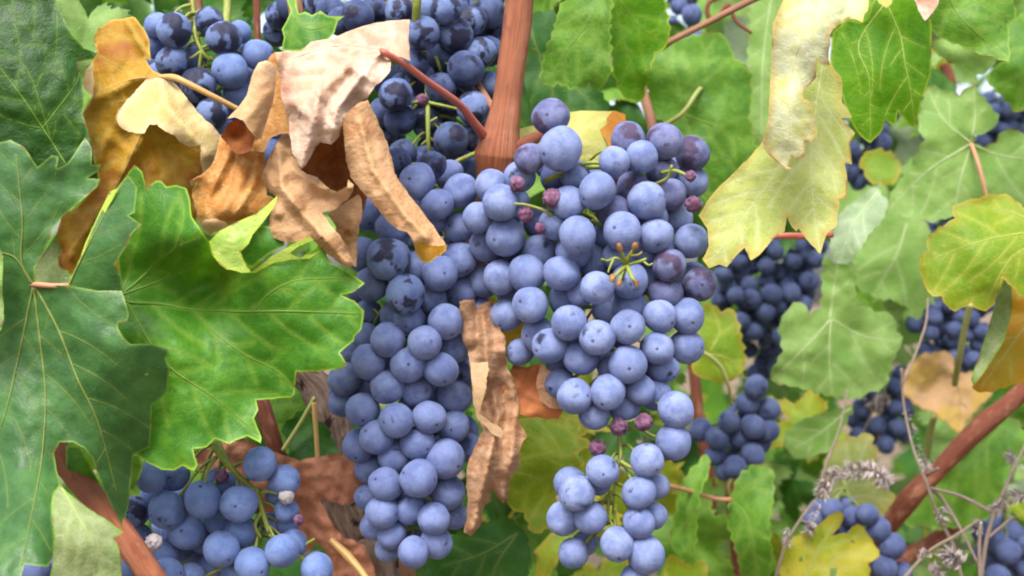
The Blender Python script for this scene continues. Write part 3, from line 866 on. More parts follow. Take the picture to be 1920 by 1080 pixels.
M_tano = leaf_mat("leaf_dry_orange", G(208, 148, 74), G(190, 124, 52), vein=G(170, 112, 60), edge=G(226, 190, 140), rough=.66, transl=.22, netw=.16, netb=.03, spec=.25, spots=G(150, 92, 60), spot_amt=-.01, bump=.9, tcol=G(210, 120, 20), edgew=.25, grain=(G(226, 178, 110), .8), specks=G(150, 88, 60), speck_lim=.66)
M_inner = leaf_mat("leaf_dry_brown_orange", G(152, 94, 48), G(130, 72, 32), vein=G(176, 106, 50), rough=.7, transl=.2, netw=.06, netb=.03, spec=.2, bump=.5, tcol=G(190, 80, 10), edgew=.25, grain=(G(120, 60, 26), .7))
M_roll = leaf_mat("leaf_dry_cream", G(226, 192, 150), G(208, 166, 116), vein=G(228, 200, 160), edge=G(230, 200, 160), rough=.66, transl=.12, netw=.06, netb=.03, spec=.3, bump=.6, edgew=.25, grain=(G(200, 156, 112), .7))
M_tan2 = leaf_mat("leaf_dry_pale_brown", G(190, 146, 112), G(170, 122, 86), vein=G(196, 152, 112), edge=G(206, 166, 128), rough=.7, transl=.12, netw=.16, netb=.03, spec=.2, patch=G(156, 104, 66), patch_rng=(.52, .66), bump=.9, edgew=.25, grain=(G(214, 176, 142), .8), specks=G(130, 84, 56), speck_lim=.68)
M_rust = leaf_mat("leaf_dry_rust", G(200, 138, 108, .85), G(178, 114, 86, .85), vein=G(176, 116, 88), edge=G(186, 122, 90), rough=.7, transl=.1, netw=.16, netb=.03, spec=.2, patch=G(118, 58, 40), patch_rng=(.56, .7), bump=.9, edgew=.25, grain=(G(206, 146, 116), .7), specks=G(110, 60, 44), speck_lim=.68)
M_rustd = leaf_mat("leaf_dry_dark_rust", G(186, 116, 70, .95), G(168, 98, 56, .95), vein=G(150, 80, 50), rough=.65, transl=.15, netw=.06, netb=.03, spec=.25, patch=G(176, 96, 44), patch_rng=(.52, .64), edgew=.25)
M_pale = leaf_mat("leaf_pale_yellow_green", G(196, 208, 156, .66), G(174, 194, 126, .66), vein=G(232, 236, 180), edge=G(214, 204, 110), rough=.6, transl=.38, netw=.3, spec=.25, tip=G(210, 176, 88), tipw=(4, 36), spots=G(200, 140, 80), spot_amt=-.06, under=G(196, 204, 140), tcol=G(176, 200, 110), grain=(G(176, 190, 104), .6), specks=G(236, 234, 190), speck_lim=.66)
M_cream = leaf_mat("leaf_cream_top", G(198, 204, 168, .66), G(182, 192, 136, .66), vein=G(232, 232, 200), edge=G(220, 194, 120), rough=.6, transl=.2, netw=.2, spec=.25, tip=G(206, 168, 92), tipw=(3, 30), spots=G(196, 150, 90), spot_amt=-.05, patch=G(186, 170, 90), patch_rng=(.5, .66), grain=(G(196, 194, 116, .74), .5), specks=G(236, 232, 200), speck_lim=.66)
M_heart = leaf_mat("leaf_vivid_green", G(84, 146, 10), G(104, 164, 18), vein=G(140, 184, 64), edge=G(170, 196, 70), rough=.55, transl=.42, netw=.25, spec=.25, under=G(70, 120, 20), tcol=G(120, 190, 0), grain=(G(62, 120, 8), .6))
M_mid = leaf_mat("leaf_mid_green", G(84, 136, 46, .66), G(106, 158, 60, .66), vein=G(150, 190, 110), edge=G(140, 180, 90), rough=.55, transl=.35, netw=.25, spec=.3, under=G(130, 170, 100), tcol=G(120, 190, 20), grain=(G(64, 118, 42), .6))
M_soft = leaf_mat("leaf_soft_green", G(144, 178, 92, .7), G(122, 166, 74, .7), vein=G(176, 200, 130), edge=G(150, 180, 110), rough=.6, transl=.35, netw=.25, spec=.25, under=G(140, 172, 110), tcol=G(130, 190, 40), grain=(G(112, 152, 70, .7), .5), nofix=True)
M_grey = leaf_mat("leaf_silvery_green", G(160, 182, 142), G(134, 164, 110), vein=G(196, 212, 176), rough=.6, transl=.25, netw=.25, spec=.25, nofix=True)
M_yg = leaf_mat("leaf_yellow_green", G(142, 172, 42), G(118, 162, 46), vein=G(190, 200, 100), edge=G(196, 186, 70), rough=.55, transl=.38, netw=.3, spec=.3, tip=G(184, 156, 46), tipw=(3, 26), spots=G(150, 100, 60), spot_amt=-.07, under=G(150, 176, 80), tcol=G(170, 190, 10), grain=(G(120, 156, 40), .5))
M_yellow = leaf_mat("leaf_bright_yellow", G(216, 206, 72), G(184, 196, 62), vein=G(220, 216, 120), edge=G(206, 168, 60), rough=.55, transl=.38, netw=.3, spec=.3, spots=G(150, 104, 50), spot_amt=.0, patch=G(150, 180, 50), patch_rng=(.5, .62), tcol=G(220, 200, 10))
M_paley = leaf_mat("leaf_pale_yellow", G(224, 216, 120), G(206, 206, 104), vein=G(228, 226, 160), rough=.6, transl=.35, netw=.25, spec=.25, patch=G(206, 150, 40), patch_rng=(.62, .68))
M_orange = leaf_mat("leaf_orange_patch", G(206, 146, 34), G(186, 120, 24), rough=.6, transl=.35, spec=.25)
M_auto = leaf_mat("leaf_tan_yellow", G(222, 178, 134, .75), G(214, 176, 88, .75), vein=G(216, 186, 120), edge=G(206, 160, 100), rough=.65, transl=.3, netw=.2, spec=.25, mottle=(.45, .6))
M_yochre = leaf_mat("leaf_yellow_ochre", G(190, 164, 40), G(206, 150, 34), vein=G(200, 180, 80), rough=.6, transl=.4, netw=.2, spec=.25, mottle=(.4, .6), tcol=G(210, 150, 0))
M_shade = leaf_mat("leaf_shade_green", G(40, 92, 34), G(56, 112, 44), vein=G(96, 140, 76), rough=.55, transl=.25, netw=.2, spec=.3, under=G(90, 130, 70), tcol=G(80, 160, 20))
CANE = simple_mat("cane_red_brown", G(176, 108, 72, .60), G(150, 84, 54, .58), .5, 3, (3.4, 3.4, .16), .5, .3, c3=G(140, 76, 56), c3r=(.56, .7))
CANE_D = simple_mat("cane_dark_red", G(150, 88, 64), G(118, 62, 46), .6, 3, (3.4, 3.4, .16), .5, .25, c3=G(172, 116, 88), c3r=(.52, .66))
CANE_T = simple_mat("cane_tan", G(176, 128, 100), G(150, 104, 78), .6, 3, (2, 2, .3), .3)
PET_R = simple_mat("petiole_red", G(190, 96, 84), G(204, 124, 100), .45, 2, (1, 1, .4), .15)
PET_T = simple_mat("petiole_tan", G(214, 176, 110), G(198, 156, 92), .5, 2, (1, 1, .4), .15)
PET_G = simple_mat("petiole_green", G(160, 176, 96), G(180, 176, 110), .5, 2, (1, 1, .4), .15)
PET_P = simple_mat("petiole_pink", G(206, 140, 116), G(200, 160, 110), .5, 2, (1, 1, .4), .15)
BARK = simple_mat("bark_grey_brown", G(160, 138, 124, .75), G(116, 94, 82, .7), .85, 2.2, (2.6, 2.6, .35), 1.0, .15, c3=G(60, 40, 36), c3r=(.55, .65))
STRAW = simple_mat("dry_straw", G(168, 150, 138, .62), G(136, 116, 102, .6), .75, 3, (1, 1, .5), .2)
FLUFF = simple_mat("dry_bracts", G(204, 192, 188, .72), G(170, 156, 152, .7), .85, 3, (1, 1, 1), .2)

def vleaf(label, cat="vine leaf", group=None, origin=None, name="vine_leaf"):
    r = empty(name, origin)
    return tag(r, label, cat, group)

# ---- big dark leaf, lower left
L1 = vleaf("big dark green leaf filling the lower left, five lobes spreading from a reddish stalk joint", origin=P(60, 535, .542))
pl = [([(62, 538), (30, 690), (5, 790), (-25, 860)], 7), ([(63, 538), (75, 640), (85, 740), (78, 860), (60, 960), (40, 1060)], 7), ([(66, 538), (110, 620), (145, 710), (175, 770), (195, 830), (225, 950)], 8),
      ([(62, 534), (40, 490), (42, 420), (35, 340), (30, 290)], 6), ([(58, 532), (30, 485), (-5, 470), (-60, 440)], 6), ([(66, 536), (128, 536), (170, 542), (210, 546), (235, 560)], 4)]
out = [(-60, 240), (0, 266), (20, 262), (45, 275), (70, 313), (97, 290), (110, 293), (107, 316), (125, 308), (160, 258), (173, 277), (172, 308), (190, 308), (184, 322), (163, 334), (188, 335), (182, 350), (160, 370), (120, 402), (98, 432), (84, 472), (66, 502), (64, 530),
       (128, 536), (185, 545), (228, 545), (236, 568), (242, 590), (238, 602), (222, 605), (221, 616), (232, 635), (245, 645), (285, 644), (315, 655), (318, 663), (311, 672), (319, 690), (315, 715), (316, 735), (285, 760), (284, 790), (281, 838), (250, 853), (248, 885), (242, 940), (235, 975), (228, 987), (215, 960),
       (190, 910), (172, 858), (157, 840), (135, 829), (112, 829), (101, 850), (106, 880), (114, 910), (100, 925), (97, 960), (101, 1000), (101, 1043), (90, 1063), (62, 1060), (46, 1058), (36, 1095), (-60, 1110)]
c1 = [(62, 535, 4), (-60, 300, 6), (100, 300, 2), (180, 310, 6), (35, 420, -1), (110, 400, 3), (240, 600, -2), (310, 680, 9), (200, 660, -4), (120, 680, 4), (20, 700, 5), (235, 970, 22), (180, 820, 6), (110, 830, 2), (60, 800, -2), (30, 950, -22), (80, 1060, -40), (-60, 900, -2), (20, 1090, -46), (-60, 1090, -46), (100, 960, -20), (-60, 600, 6)]
make_blade("blade", out, .54, c1, M_dark, VEIND, pl, 62, parent=L1, origin=L1.location.copy(), step=8, jit=1.0, ruffle=1.5, pucker=1.1, rumple=1.2, seed=1.1, rscale=.018)
make_blade("folded_lobe", [(126, 536), (140, 505), (152, 485), (162, 458), (180, 415), (205, 370), (225, 345), (240, 328), (257, 352), (252, 398), (241, 404), (266, 421), (246, 440), (232, 470), (216, 494), (228, 520), (232, 552), (180, 548)], .54,
           [(126, 536, 4), (205, 370, 4), (240, 330, 2), (255, 400, -4), (230, 540, 2), (200, 460, -3)], M_dark, VEIND, [([(128, 536), (160, 470), (205, 385), (235, 335)], 6)], 50, parent=L1, origin=L1.location.copy(), seed=1.6, pucker=.6, rumple=.5)
make_blade("folded_edge", [(126, 536), (150, 484), (160, 455), (182, 408), (205, 360), (222, 352), (206, 380), (240, 328), (200, 392), (168, 455), (150, 495)], .538, [(126, 536, 5), (240, 330, 2), (205, 360, 5), (160, 455, 5)], M_flap, parent=L1, origin=L1.location.copy(), seed=1.8, step=6, jit=.5)
petiole("petiole", [(56, 533, .5445), (75, 534, .5425), (100, 536, .542), (130, 536, .544), (150, 545, .552), (170, 580, .565)], [8, 11, 10, 9, 9, 9], PET_P, L1, L1.location.copy())

# ---- bright leaf right of it
L2 = vleaf("bright green leaf with toothed lobes, right of the big dark leaf", origin=P(228, 552, .565))
pl = [([(229, 555), (245, 567), (300, 570), (360, 580), (440, 584), (520, 583), (600, 585), (676, 588)], 8), ([(229, 550), (260, 525), (300, 486), (330, 462), (345, 400), (335, 360)], 6), ([(229, 552), (285, 532), (335, 510), (390, 480)], 6),
      ([(236, 562), (275, 632), (320, 690), (400, 745), (485, 815)], 6), ([(362, 580), (420, 538), (470, 500), (540, 480), (612, 455)], 5), ([(362, 582), (405, 625), (460, 665), (520, 695), (548, 725)], 5), ([(476, 583), (505, 550), (555, 526), (640, 522), (676, 531)], 4), ([(230, 546), (245, 500), (234, 468), (240, 440)], 4)]
out = [(226, 544), (222, 500), (220, 440), (222, 380), (232, 336), (252, 308), (267, 322), (276, 353), (291, 339), (303, 339), (312, 350), (331, 347), (350, 353), (356, 372), (359, 406), (376, 430), (392, 453), (400, 480), (425, 500), (470, 510), (509, 490), (553, 484), (565, 482), (603, 456), (619, 446), (612, 478), (620, 492), (648, 506), (684, 531), (664, 547),
       (640, 553), (664, 564), (683, 583), (678, 617), (664, 631), (664, 639), (637, 661), (651, 683), (640, 692), (620, 694), (587, 697), (556, 697), (552, 739), (545, 745), (498, 749), (480, 750), (484, 768), (476, 785), (491, 820), (489, 831), (464, 818), (442, 825), (431, 832), (403, 823), (387, 839), (362, 842), (370, 872), (364, 884), (342, 873), (326, 882), (303, 881), (276, 867), (255, 850), (262, 800), (250, 720), (240, 650), (216, 610)]
c2 = [(228, 550, 4), (250, 320, 2), (350, 360, -4), (300, 420, -3), (345, 465, -11), (395, 470, -8), (320, 505, 12), (380, 510, 18), (450, 520, 4), (420, 505, 14), (560, 500, -4), (610, 455, 0), (680, 535, 2), (600, 585, -3), (680, 590, 1), (500, 620, 2), (640, 690, -2), (560, 690, 3), (420, 660, 5), (480, 740, 8), (330, 640, -2), (380, 760, -2), (490, 825, 2), (360, 880, -4), (290, 860, 2), (250, 700, 2)]
make_blade("blade", out, .563, c2, M_bright, VEINM, pl, 66, parent=L2, origin=L2.location.copy(), step=8, jit=1.0, ruffle=1.6, pucker=1.5, rumple=1.0, seed=2.3)
make_blade("turned_back_lobe", [(392, 453), (412, 433), (442, 417), (462, 408), (481, 400), (502, 383), (520, 367), (516, 384), (506, 400), (484, 428), (474, 440), (467, 456), (451, 472), (459, 492), (471, 511), (455, 512), (442, 508), (425, 505), (412, 496), (398, 478)], .551,
           [(392, 453, 0), (520, 367, 6), (470, 510, -3), (440, 450, -5), (400, 480, -1), (484, 428, 1)], M_flap, None, [([(400, 478), (440, 445), (480, 410), (516, 372)], 4)], 30, parent=L2, origin=L2.location.copy(), seed=2.6, step=6, jit=.8, pucker=.5, rumple=.8)
make_blade("shaded_lobe", [(470, 425), (500, 424), (515, 428), (534, 447), (533, 460), (500, 480), (487, 489), (470, 505), (445, 480), (455, 450)], .572, [(470, 425, 0), (534, 447, -2), (470, 505, 0), (500, 455, -4)], M_bright, parent=L2, origin=L2.location.copy(), seed=2.8)
make_blade("upturned_edge", [(470, 512), (509, 481), (553, 455), (581, 443), (588, 450), (560, 462), (543, 474), (560, 484), (600, 470), (580, 485), (540, 487), (510, 494), (480, 512)], .560, [(470, 510, 0), (585, 445, -2), (540, 480, -4), (600, 470, 0)], M_flap, parent=L2, origin=L2.location.copy(), seed=2.9, step=6, jit=.6)

# ---- small pale leaf, bottom left
L3 = tag(make_blade("vine_leaf", [(112, 908), (125, 922), (150, 942), (170, 956), (200, 975), (232, 998), (214, 1008), (224, 1030), (228, 1090), (92, 1095), (100, 1048), (102, 1000), (96, 960), (98, 930)], .490,
   [(112, 908, 6), (232, 998, 2), (228, 1090, 0), (92, 1090, 2), (150, 1010, -5)], M_under, VEINY, [([(116, 915), (150, 975), (175, 1020), (200, 1090)], 5)], 40, seed=3.2, ruffle=1, pucker=.8, rumple=.8),
   "small pale olive leaf showing its downy underside, at the bottom left over the dark leaf", "vine leaf")
# ---- dark leaf, upper left
L4 = tag(make_blade("vine_leaf", [(-60, -40), (100, -40), (106, 5), (118, 32), (134, 64), (156, 90), (182, 100), (176, 110), (146, 116), (154, 150), (158, 178), (154, 212), (166, 245), (160, 262), (170, 300), (120, 340), (-60, 330)], .572,
   [(-60, -40, 0), (100, 0, 4), (180, 100, 8), (160, 260, 2), (60, 150, -5), (-60, 330, 0), (80, 280, 0)], M_dark2, VEINM, [([(125, 310), (80, 240), (40, 180), (-10, 115), (-60, 60)], 5), ([(100, 275), (60, 150), (30, 110), (-20, 90)], 2.5), ([(140, 330), (150, 200), (110, 120), (60, 60), (10, 5), (-40, -20)], 3.5), ([(80, 240), (140, 160), (150, 130)], 3)], 55, seed=4.1, ruffle=1.6, pucker=1.0, rumple=1.4),
   "large deep green leaf in the upper left corner with thin pale veins", "vine leaf")

# ---- ochre leaf with its folded cream flap
D1 = vleaf("ochre yellow leaf with a folded cream underside and a tan stalk, upper left", origin=P(308, 142, .588))
out = [(175, 73), (184, 54), (210, 37), (237, 32), (254, 33), (267, 50), (280, 75), (283, 112), (271, 110), (286, 131), (312, 143), (330, 160), (390, 230), (412, 268), (390, 320), (362, 345), (372, 400), (350, 470), (250, 520), (160, 520), (118, 512), (94, 492), (112, 474), (103, 446), (116, 404), (140, 390), (165, 365), (187, 342), (177, 307), (173, 270), (156, 238), (155, 212), (172, 182), (172, 113), (182, 99)]
c = [(308, 142, 0), (240, 35, 8), (175, 80, 6), (280, 100, 2), (160, 230, 6), (230, 180, -2), (300, 280, 12), (360, 340, 8), (180, 340, 4), (100, 490, 14), (250, 500, 10), (350, 470, 8), (230, 300, 2), (400, 270, 6)]
make_blade("blade", out, .588, c, M_ochre, VEINT, [([(300, 145), (250, 148), (205, 165), (176, 180)], 4), ([(308, 148), (270, 180), (230, 190), (178, 195)], 4), ([(304, 140), (270, 90), (240, 40)], 4), ([(308, 150), (260, 260), (210, 360), (120, 490)], 4), ([(310, 150), (320, 260), (340, 400)], 3)], 50, parent=D1, origin=D1.location.copy(), jit=2.6, crumple=3, lip=3, ridges=[([(306, 148), (262, 260), (210, 360), (130, 480)], 22, 5, 1), ([(304, 144), (250, 150), (180, 185)], 16, 3, 1), ([(300, 138), (270, 90), (240, 40)], 14, 3, 1), ([(200, 260), (165, 330)], 16, 3, 1)], seed=5.3, ruffle=1.5, pucker=.5, rumple=1.2)
out = [(217, 221), (222, 206), (240, 186), (256, 168), (274, 150), (293, 145), (313, 147), (332, 163), (367, 205), (413, 253), (425, 280), (404, 316), (381, 331), (358, 350), (356, 340), (380, 325), (377, 298), (376, 272), (356, 276), (339, 268), (325, 252), (311, 246), (295, 233), (279, 233), (270, 250), (256, 250), (242, 247), (226, 236)]
make_blade("folded_flap", out, .572, [(217, 221, -2), (310, 147, 12), (270, 180, 4), (425, 280, 6), (358, 350, 3), (280, 225, -7), (345, 255, -6), (380, 300, -3)], M_ochflap, None, [([(300, 150), (310, 200), (350, 250)], 3), ([(305, 150), (350, 200), (400, 290)], 3)], 40, parent=D1, origin=D1.location.copy(), jit=2.6, crumple=1.6, lip=3, ridges=[([(300, 150), (315, 200), (390, 290)], 24, 5, 1)], seed=5.7, step=6, ruffle=.8, pucker=.3, rumple=.8)
make_blade("turned_edge", [(152, 155), (160, 135), (174, 113), (176, 150), (174, 182), (164, 176)], .583, [(152, 155, 2), (174, 113, 3), (174, 182, 4)], M_ochflap, parent=D1, origin=D1.location.copy(), jit=2.6, seed=5.9, step=6)
petiole("petiole", [(300, 144, .584), (325, 145, .580), (345, 153, .578), (400, 181, .580), (448, 206, .586)], [9, 13, 12, 11, 11], PET_T, D1, D1.location.copy())

# ---- large dry curled leaf
D2 = vleaf("large dry curled leaf on a red stalk, pinkish on top and tan below", origin=P(717, 95, .565))
O2 = D2.location.copy()
top = [(517, 98), (565, 95), (582, 78), (626, 71), (667, 53), (703, 43), (740, 38), (769, 37), (766, 65), (769, 114), (748, 106), (722, 96), (716, 92), (720, 99), (733, 109), (732, 133), (718, 150), (703, 161), (689, 183), (664, 199), (650, 214), (642, 226), (636, 256), (621, 271), (601, 266), (591, 276), (583, 293), (574, 310), (565, 317), (557, 303), (549, 288), (542, 247), (541, 220), (527, 179), (520, 124)]
make_blade("upper_face", top, .56, [(517, 98, 14), (580, 80, 26), (640, 66, 30), (700, 43, 34), (769, 40, 30), (766, 112, 6), (733, 120, 0), (700, 160, -8), (664, 199, -2), (640, 240, -9), (621, 268, -6), (592, 270, -10), (566, 315, -8), (545, 230, 0), (530, 170, 8), (555, 190, -6), (600, 165, -5), (600, 225, -13), (650, 110, 8), (690, 100, 10), (580, 125, 8)], M_pink, simple_mat("vein_dry", G(226, 196, 172), G(206, 164, 130), .7, 3),
           [([(718, 95), (660, 110), (600, 150), (560, 220), (564, 310)], 5), ([(716, 98), (670, 140), (630, 190), (622, 265)], 4), ([(715, 93), (640, 85), (560, 105), (524, 125)], 4), ([(590, 160), (610, 210), (640, 240)], 3)], 30, parent=D2, origin=O2, crumple=.8, lip=3, ridges=[([(716, 95), (650, 128), (600, 172), (566, 312)], 20, 5, 1), ([(716, 97), (672, 150), (632, 205), (621, 268)], 18, 5, 1), ([(715, 92), (640, 84), (560, 104)], 18, 4, 1), ([(600, 172), (630, 215), (642, 235)], 14, 3, 1), ([(655, 125), (700, 150)], 14, 3, 1), ([(572, 215), (545, 190)], 14, 3, 1)], seed=6.2, step=5, ruffle=2.5, pucker=3, rumple=1.6, rscale=.03)
make_blade("rolled_strip", [(519, 130), (510, 118), (499, 113), (485, 118), (476, 132), (471, 148), (462, 179), (445, 203), (426, 222), (440, 220), (455, 226), (468, 244), (478, 256), (490, 262), (500, 228), (512, 192), (517, 160)], .556, [(500, 115, 4), (430, 222, 0), (490, 260, 2), (515, 150, 6), (470, 190, 2)], M_roll, parent=D2, origin=O2, crumple=1.2, lip=2, seed=6.5, step=5, jit=.8,
           ridges=[([(502, 110), (488, 170), (450, 245)], 34, 8)], rumple=.6)
make_blade("roll_inside", [(414, 256), (430, 229), (449, 224), (467, 242), (478, 258), (472, 280), (462, 286), (444, 290), (431, 276)], .5615, [(414, 256, -2), (449, 224, 0), (476, 260, -2), (445, 258, 7), (444, 288, -4)], M_inner, parent=D2, origin=O2, seed=6.6, step=5, jit=.8)
make_blade("inner_band", [(486, 262), (500, 228), (514, 180), (519, 130), (500, 115), (517, 96), (524, 124), (530, 179), (545, 220), (548, 252), (521, 252), (508, 259), (496, 285), (480, 285)], .569, [(500, 230, 3), (520, 110, 4), (545, 250, 1), (490, 280, -2)], M_tano, parent=D2, origin=O2, jit=2.6, seed=6.7, step=6)
make_blade("left_lobe", [(412, 256), (425, 240), (450, 235), (470, 240), (484, 250), (496, 268), (498, 310), (500, 365), (514, 372), (500, 400), (444, 417), (428, 424), (408, 433), (392, 440), (382, 428), (372, 415), (368, 395), (361, 370), (360, 352), (374, 338), (357, 350), (359, 337), (385, 322), (402, 300)], .566,
           [(415, 258, 2), (480, 265, 3), (498, 310, 6), (508, 370, 4), (444, 417, -6), (390, 437, -6), (362, 360, 2), (358, 338, -4), (440, 340, -2), (410, 390, -9), (470, 380, -4)], M_tano, None, [([(450, 290), (435, 350), (412, 390), (392, 430)], 4), ([(478, 285), (460, 340), (430, 390)], 3)], 0, parent=D2, origin=O2, jit=2.6, lip=3, seed=6.9, step=5, ruffle=1.6, crumple=1.2, rumple=1.2, ridges=[([(484, 275), (476, 345), (440, 405)], 14, 4, 1), ([(430, 290), (400, 350), (378, 400)], 14, 3, 1), ([(462, 290), (446, 350), (420, 400)], 15, 3.0)])
make_blade("curl_lip", [(374, 419), (385, 412), (405, 410), (424, 416), (430, 425), (408, 434), (390, 438), (380, 430)], .553, [(374, 419, 3), (405, 412, 0), (425, 424, 2)], M_roll, parent=D2, origin=O2, jit=2.6, seed=7.0, step=5, ridges=[([(376, 424), (428, 422)], 14, 3)])
make_blade("tongue", [(642, 226), (651, 210), (664, 200), (678, 191), (690, 187), (704, 216), (718, 248), (730, 279), (744, 333), (760, 356), (776, 376), (800, 408), (822, 438), (837, 460), (812, 462), (790, 452), (776, 457), (771, 446), (762, 437), (735, 424), (722, 410), (712, 397), (685, 365), (658, 333), (650, 300), (645, 262)], .557,
           [(642, 226, 4), (690, 187, 6), (655, 320, 0), (744, 333, 2), (735, 424, -3), (830, 455, -2), (776, 455, -5)], M_tan, None, [([(668, 200), (690, 280), (720, 360), (800, 445)], 3)], 0, parent=D2, origin=O2, jit=2.6, lip=2.0, seed=7.2, step=5, ridges=[([(675, 230), (700, 320), (760, 405), (800, 445)], 12, 2.5, 1), ([(664, 190), (690, 270), (712, 340), (760, 400), (815, 470)], 50, 17)], crumple=.7, rumple=1.0)
make_blade("tongue_end", [(776, 456), (790, 450), (822, 456), (838, 459), (836, 470), (826, 479), (812, 488), (798, 495), (786, 487), (779, 472)], .5525, [(776, 456, -1), (838, 459, -2), (798, 495, -2), (805, 465, 6)], M_ochre, parent=D2, origin=O2, jit=2.6, seed=7.4, step=5)
make_blade("hollow", [(560, 300), (601, 255), (625, 262), (640, 230), (655, 270), (662, 328), (690, 362), (680, 400), (640, 400), (600, 365), (560, 340)], .585, [(560, 300, -8), (640, 235, -6), (660, 330, -4), (640, 395, -2), (610, 310, 6)], M_inner, parent=D2, origin=O2, crumple=4, seed=7.6, step=7, rumple=1.5)
make_blade("lower_lobe", [(526, 252), (545, 252), (548, 290), (565, 317), (576, 325), (594, 333), (612, 349), (632, 360), (652, 348), (653, 337), (664, 346), (663, 358), (650, 376), (630, 392), (603, 397), (612, 408), (621, 424), (640, 446), (653, 467), (664, 496), (653, 504), (630, 488), (612, 474), (585, 448), (535, 455), (500, 440), (505, 406), (519, 369), (496, 356), (489, 329), (508, 288)], .567,
           [(526, 252, 6), (489, 329, 6), (565, 317, 2), (632, 360, -7), (660, 350, -9), (603, 397, -2), (660, 500, -2), (620, 430, -8), (560, 440, -6), (510, 410, 0), (550, 370, -4), (580, 345, -2)], M_tan, None, [([(535, 262), (530, 330), (570, 400), (655, 498)], 3)], 0, parent=D2, origin=O2, jit=2.6, lip=4, seed=7.8, step=5, ruffle=1.8, crumple=1.6, rumple=2.2, ridges=[([(548, 318), (600, 350), (656, 352)], 22, 6, 1), ([(520, 262), (528, 350), (575, 412), (652, 496)], 18, 5, 1), ([(505, 330), (520, 400)], 14, 3, 1), ([(600, 400), (640, 455), (660, 505)], 26, 4)])
make_blade("under_lobe", [(680, 360), (678, 406), (670, 450), (668, 500), (645, 490), (630, 450), (630, 424), (612, 401), (640, 385), (660, 372)], .580, [(676, 369, 0), (653, 450, -2), (612, 401, 3), (655, 410, -5)], M_tan, parent=D2, origin=O2, jit=2.6, lip=3, seed=8.0, step=6, crumple=3, rumple=1)
petiole("petiole", [(714, 93, .5625), (722, 99, .5595), (760, 122, .568), (800, 152, .58), (860, 195, .60), (890, 232, .612), (908, 256, .62)], [7, 12, 14, 14, 15, 17, 21], PET_R, D2, O2)

# ---- dry leaf between the bunches
D3 = vleaf("tall shrivelled pale brown leaf hanging between the two big bunches", origin=P(900, 562, .602))
O3 = D3.location.copy()
make_blade("blade", [(860, 564), (889, 562), (893, 575), (922, 562), (921, 578), (930, 600), (947, 633), (950, 690), (962, 705), (970, 740), (972, 776), (973, 793), (987, 816), (980, 829), (973, 851), (976, 873), (956, 896), (953, 940), (942, 944), (928, 925), (920, 915), (922, 940), (908, 948), (902, 984), (882, 1005), (871, 998), (878, 940), (873, 909), (876, 873), (889, 838), (907, 807), (893, 780), (887, 749), (882, 691), (876, 656), (868, 640)], .598,
           [(860, 564, 0), (922, 565, 4), (890, 640, 4), (945, 640, -2), (915, 680, -2), (950, 700, 5), (970, 780, 8), (900, 800, 4), (985, 820, 4), (885, 860, -2), (925, 850, -8), (960, 890, 0), (875, 1000, 0), (905, 900, -7), (940, 930, 2)], M_tan2, None, [([(905, 570), (905, 680), (930, 790), (910, 880), (885, 990)], 4)], 0, parent=D3, origin=O3, jit=2.6, lip=4, seed=8.3, step=5, ruffle=1.4, crumple=2.0, rumple=2.0, rscale=.03, ridges=[([(905, 570), (912, 680), (935, 780), (912, 880), (888, 990)], 18, 5, 1), ([(960, 700), (965, 780), (960, 850), (945, 930)], 16, 4, 1), ([(876, 565), (880, 640)], 14, 4), ([(915, 810), (895, 900), (880, 990)], 20, 4)])
make_blade("pale_strip", [(882, 678), (900, 680), (916, 678), (917, 695), (912, 709), (913, 728), (906, 744), (899, 776), (912, 785), (924, 793), (935, 800), (944, 812), (939, 821), (928, 815), (918, 808), (896, 785), (887, 753)], .588, [(882, 678, 6), (916, 678, 2), (890, 760, 2), (944, 815, -2), (900, 730, -1)], M_roll, parent=D3, origin=O3, jit=2.6, seed=8.5, step=5, rumple=.8)
make_blade("orange_lobe", [(938, 740), (951, 704), (962, 686), (990, 688), (1014, 682), (1037, 700), (1031, 722), (1058, 767), (1047, 786), (996, 782), (971, 776), (950, 800), (924, 786)], .606, [(940, 740, 0), (962, 686, 2), (1037, 700, -5), (1058, 767, -4), (1000, 730, 4), (950, 790, 0)], M_rustd, None, [([(945, 740), (990, 725), (1035, 715)], 3)], 20, parent=D3, origin=O3, jit=2.6, lip=3, seed=8.6, step=6, crumple=1.8, rumple=1.5)
make_blade("curled_tip", [(1014, 681), (1037, 699), (1032, 722), (1058, 767), (1030, 766), (1012, 752), (1006, 720)], .600, [(1014, 681, 0), (1037, 700, -3), (1058, 767, -3), (1010, 740, 1)], M_tan2, parent=D3, origin=O3, jit=2.6, seed=8.7, step=6, crumple=2.2, rumple=1)

# ---- rusty leaf behind the low bunch
D4 = tag(make_blade("vine_leaf", [(361, 846), (400, 841), (414, 831), (441, 825), (455, 822), (493, 838), (532, 854), (559, 862), (598, 856), (637, 850), (668, 848), (690, 880), (676, 896), (690, 910), (680, 940), (642, 946), (616, 940), (603, 934), (602, 943), (616, 966), (626, 990), (645, 1006), (684, 1023), (702, 1067), (706, 1100), (620, 1100), (610, 1030), (598, 1020), (560, 1040), (520, 1010), (510, 980), (500, 960), (470, 950), (430, 940), (400, 915), (376, 886)], .628,
   [(361, 846, 4), (455, 822, 0), (560, 865, -4), (670, 880, 2), (676, 929, 4), (595, 925, 0), (608, 980, -4), (700, 1080, 6), (450, 900, 4), (560, 980, 4), (520, 880, -3)], M_rust, None, [([(410, 845), (500, 880), (580, 900), (675, 890)], 4), ([(560, 890), (590, 980), (660, 1070)], 3)], 40, jit=2.6, lip=4, step=6, seed=9.1, ruffle=2, pucker=2.5, crumple=5, rumple=3.0, rscale=.025),
   "dry rust brown leaf with ragged lobes, behind the low bunch at the bottom left", "vine leaf")
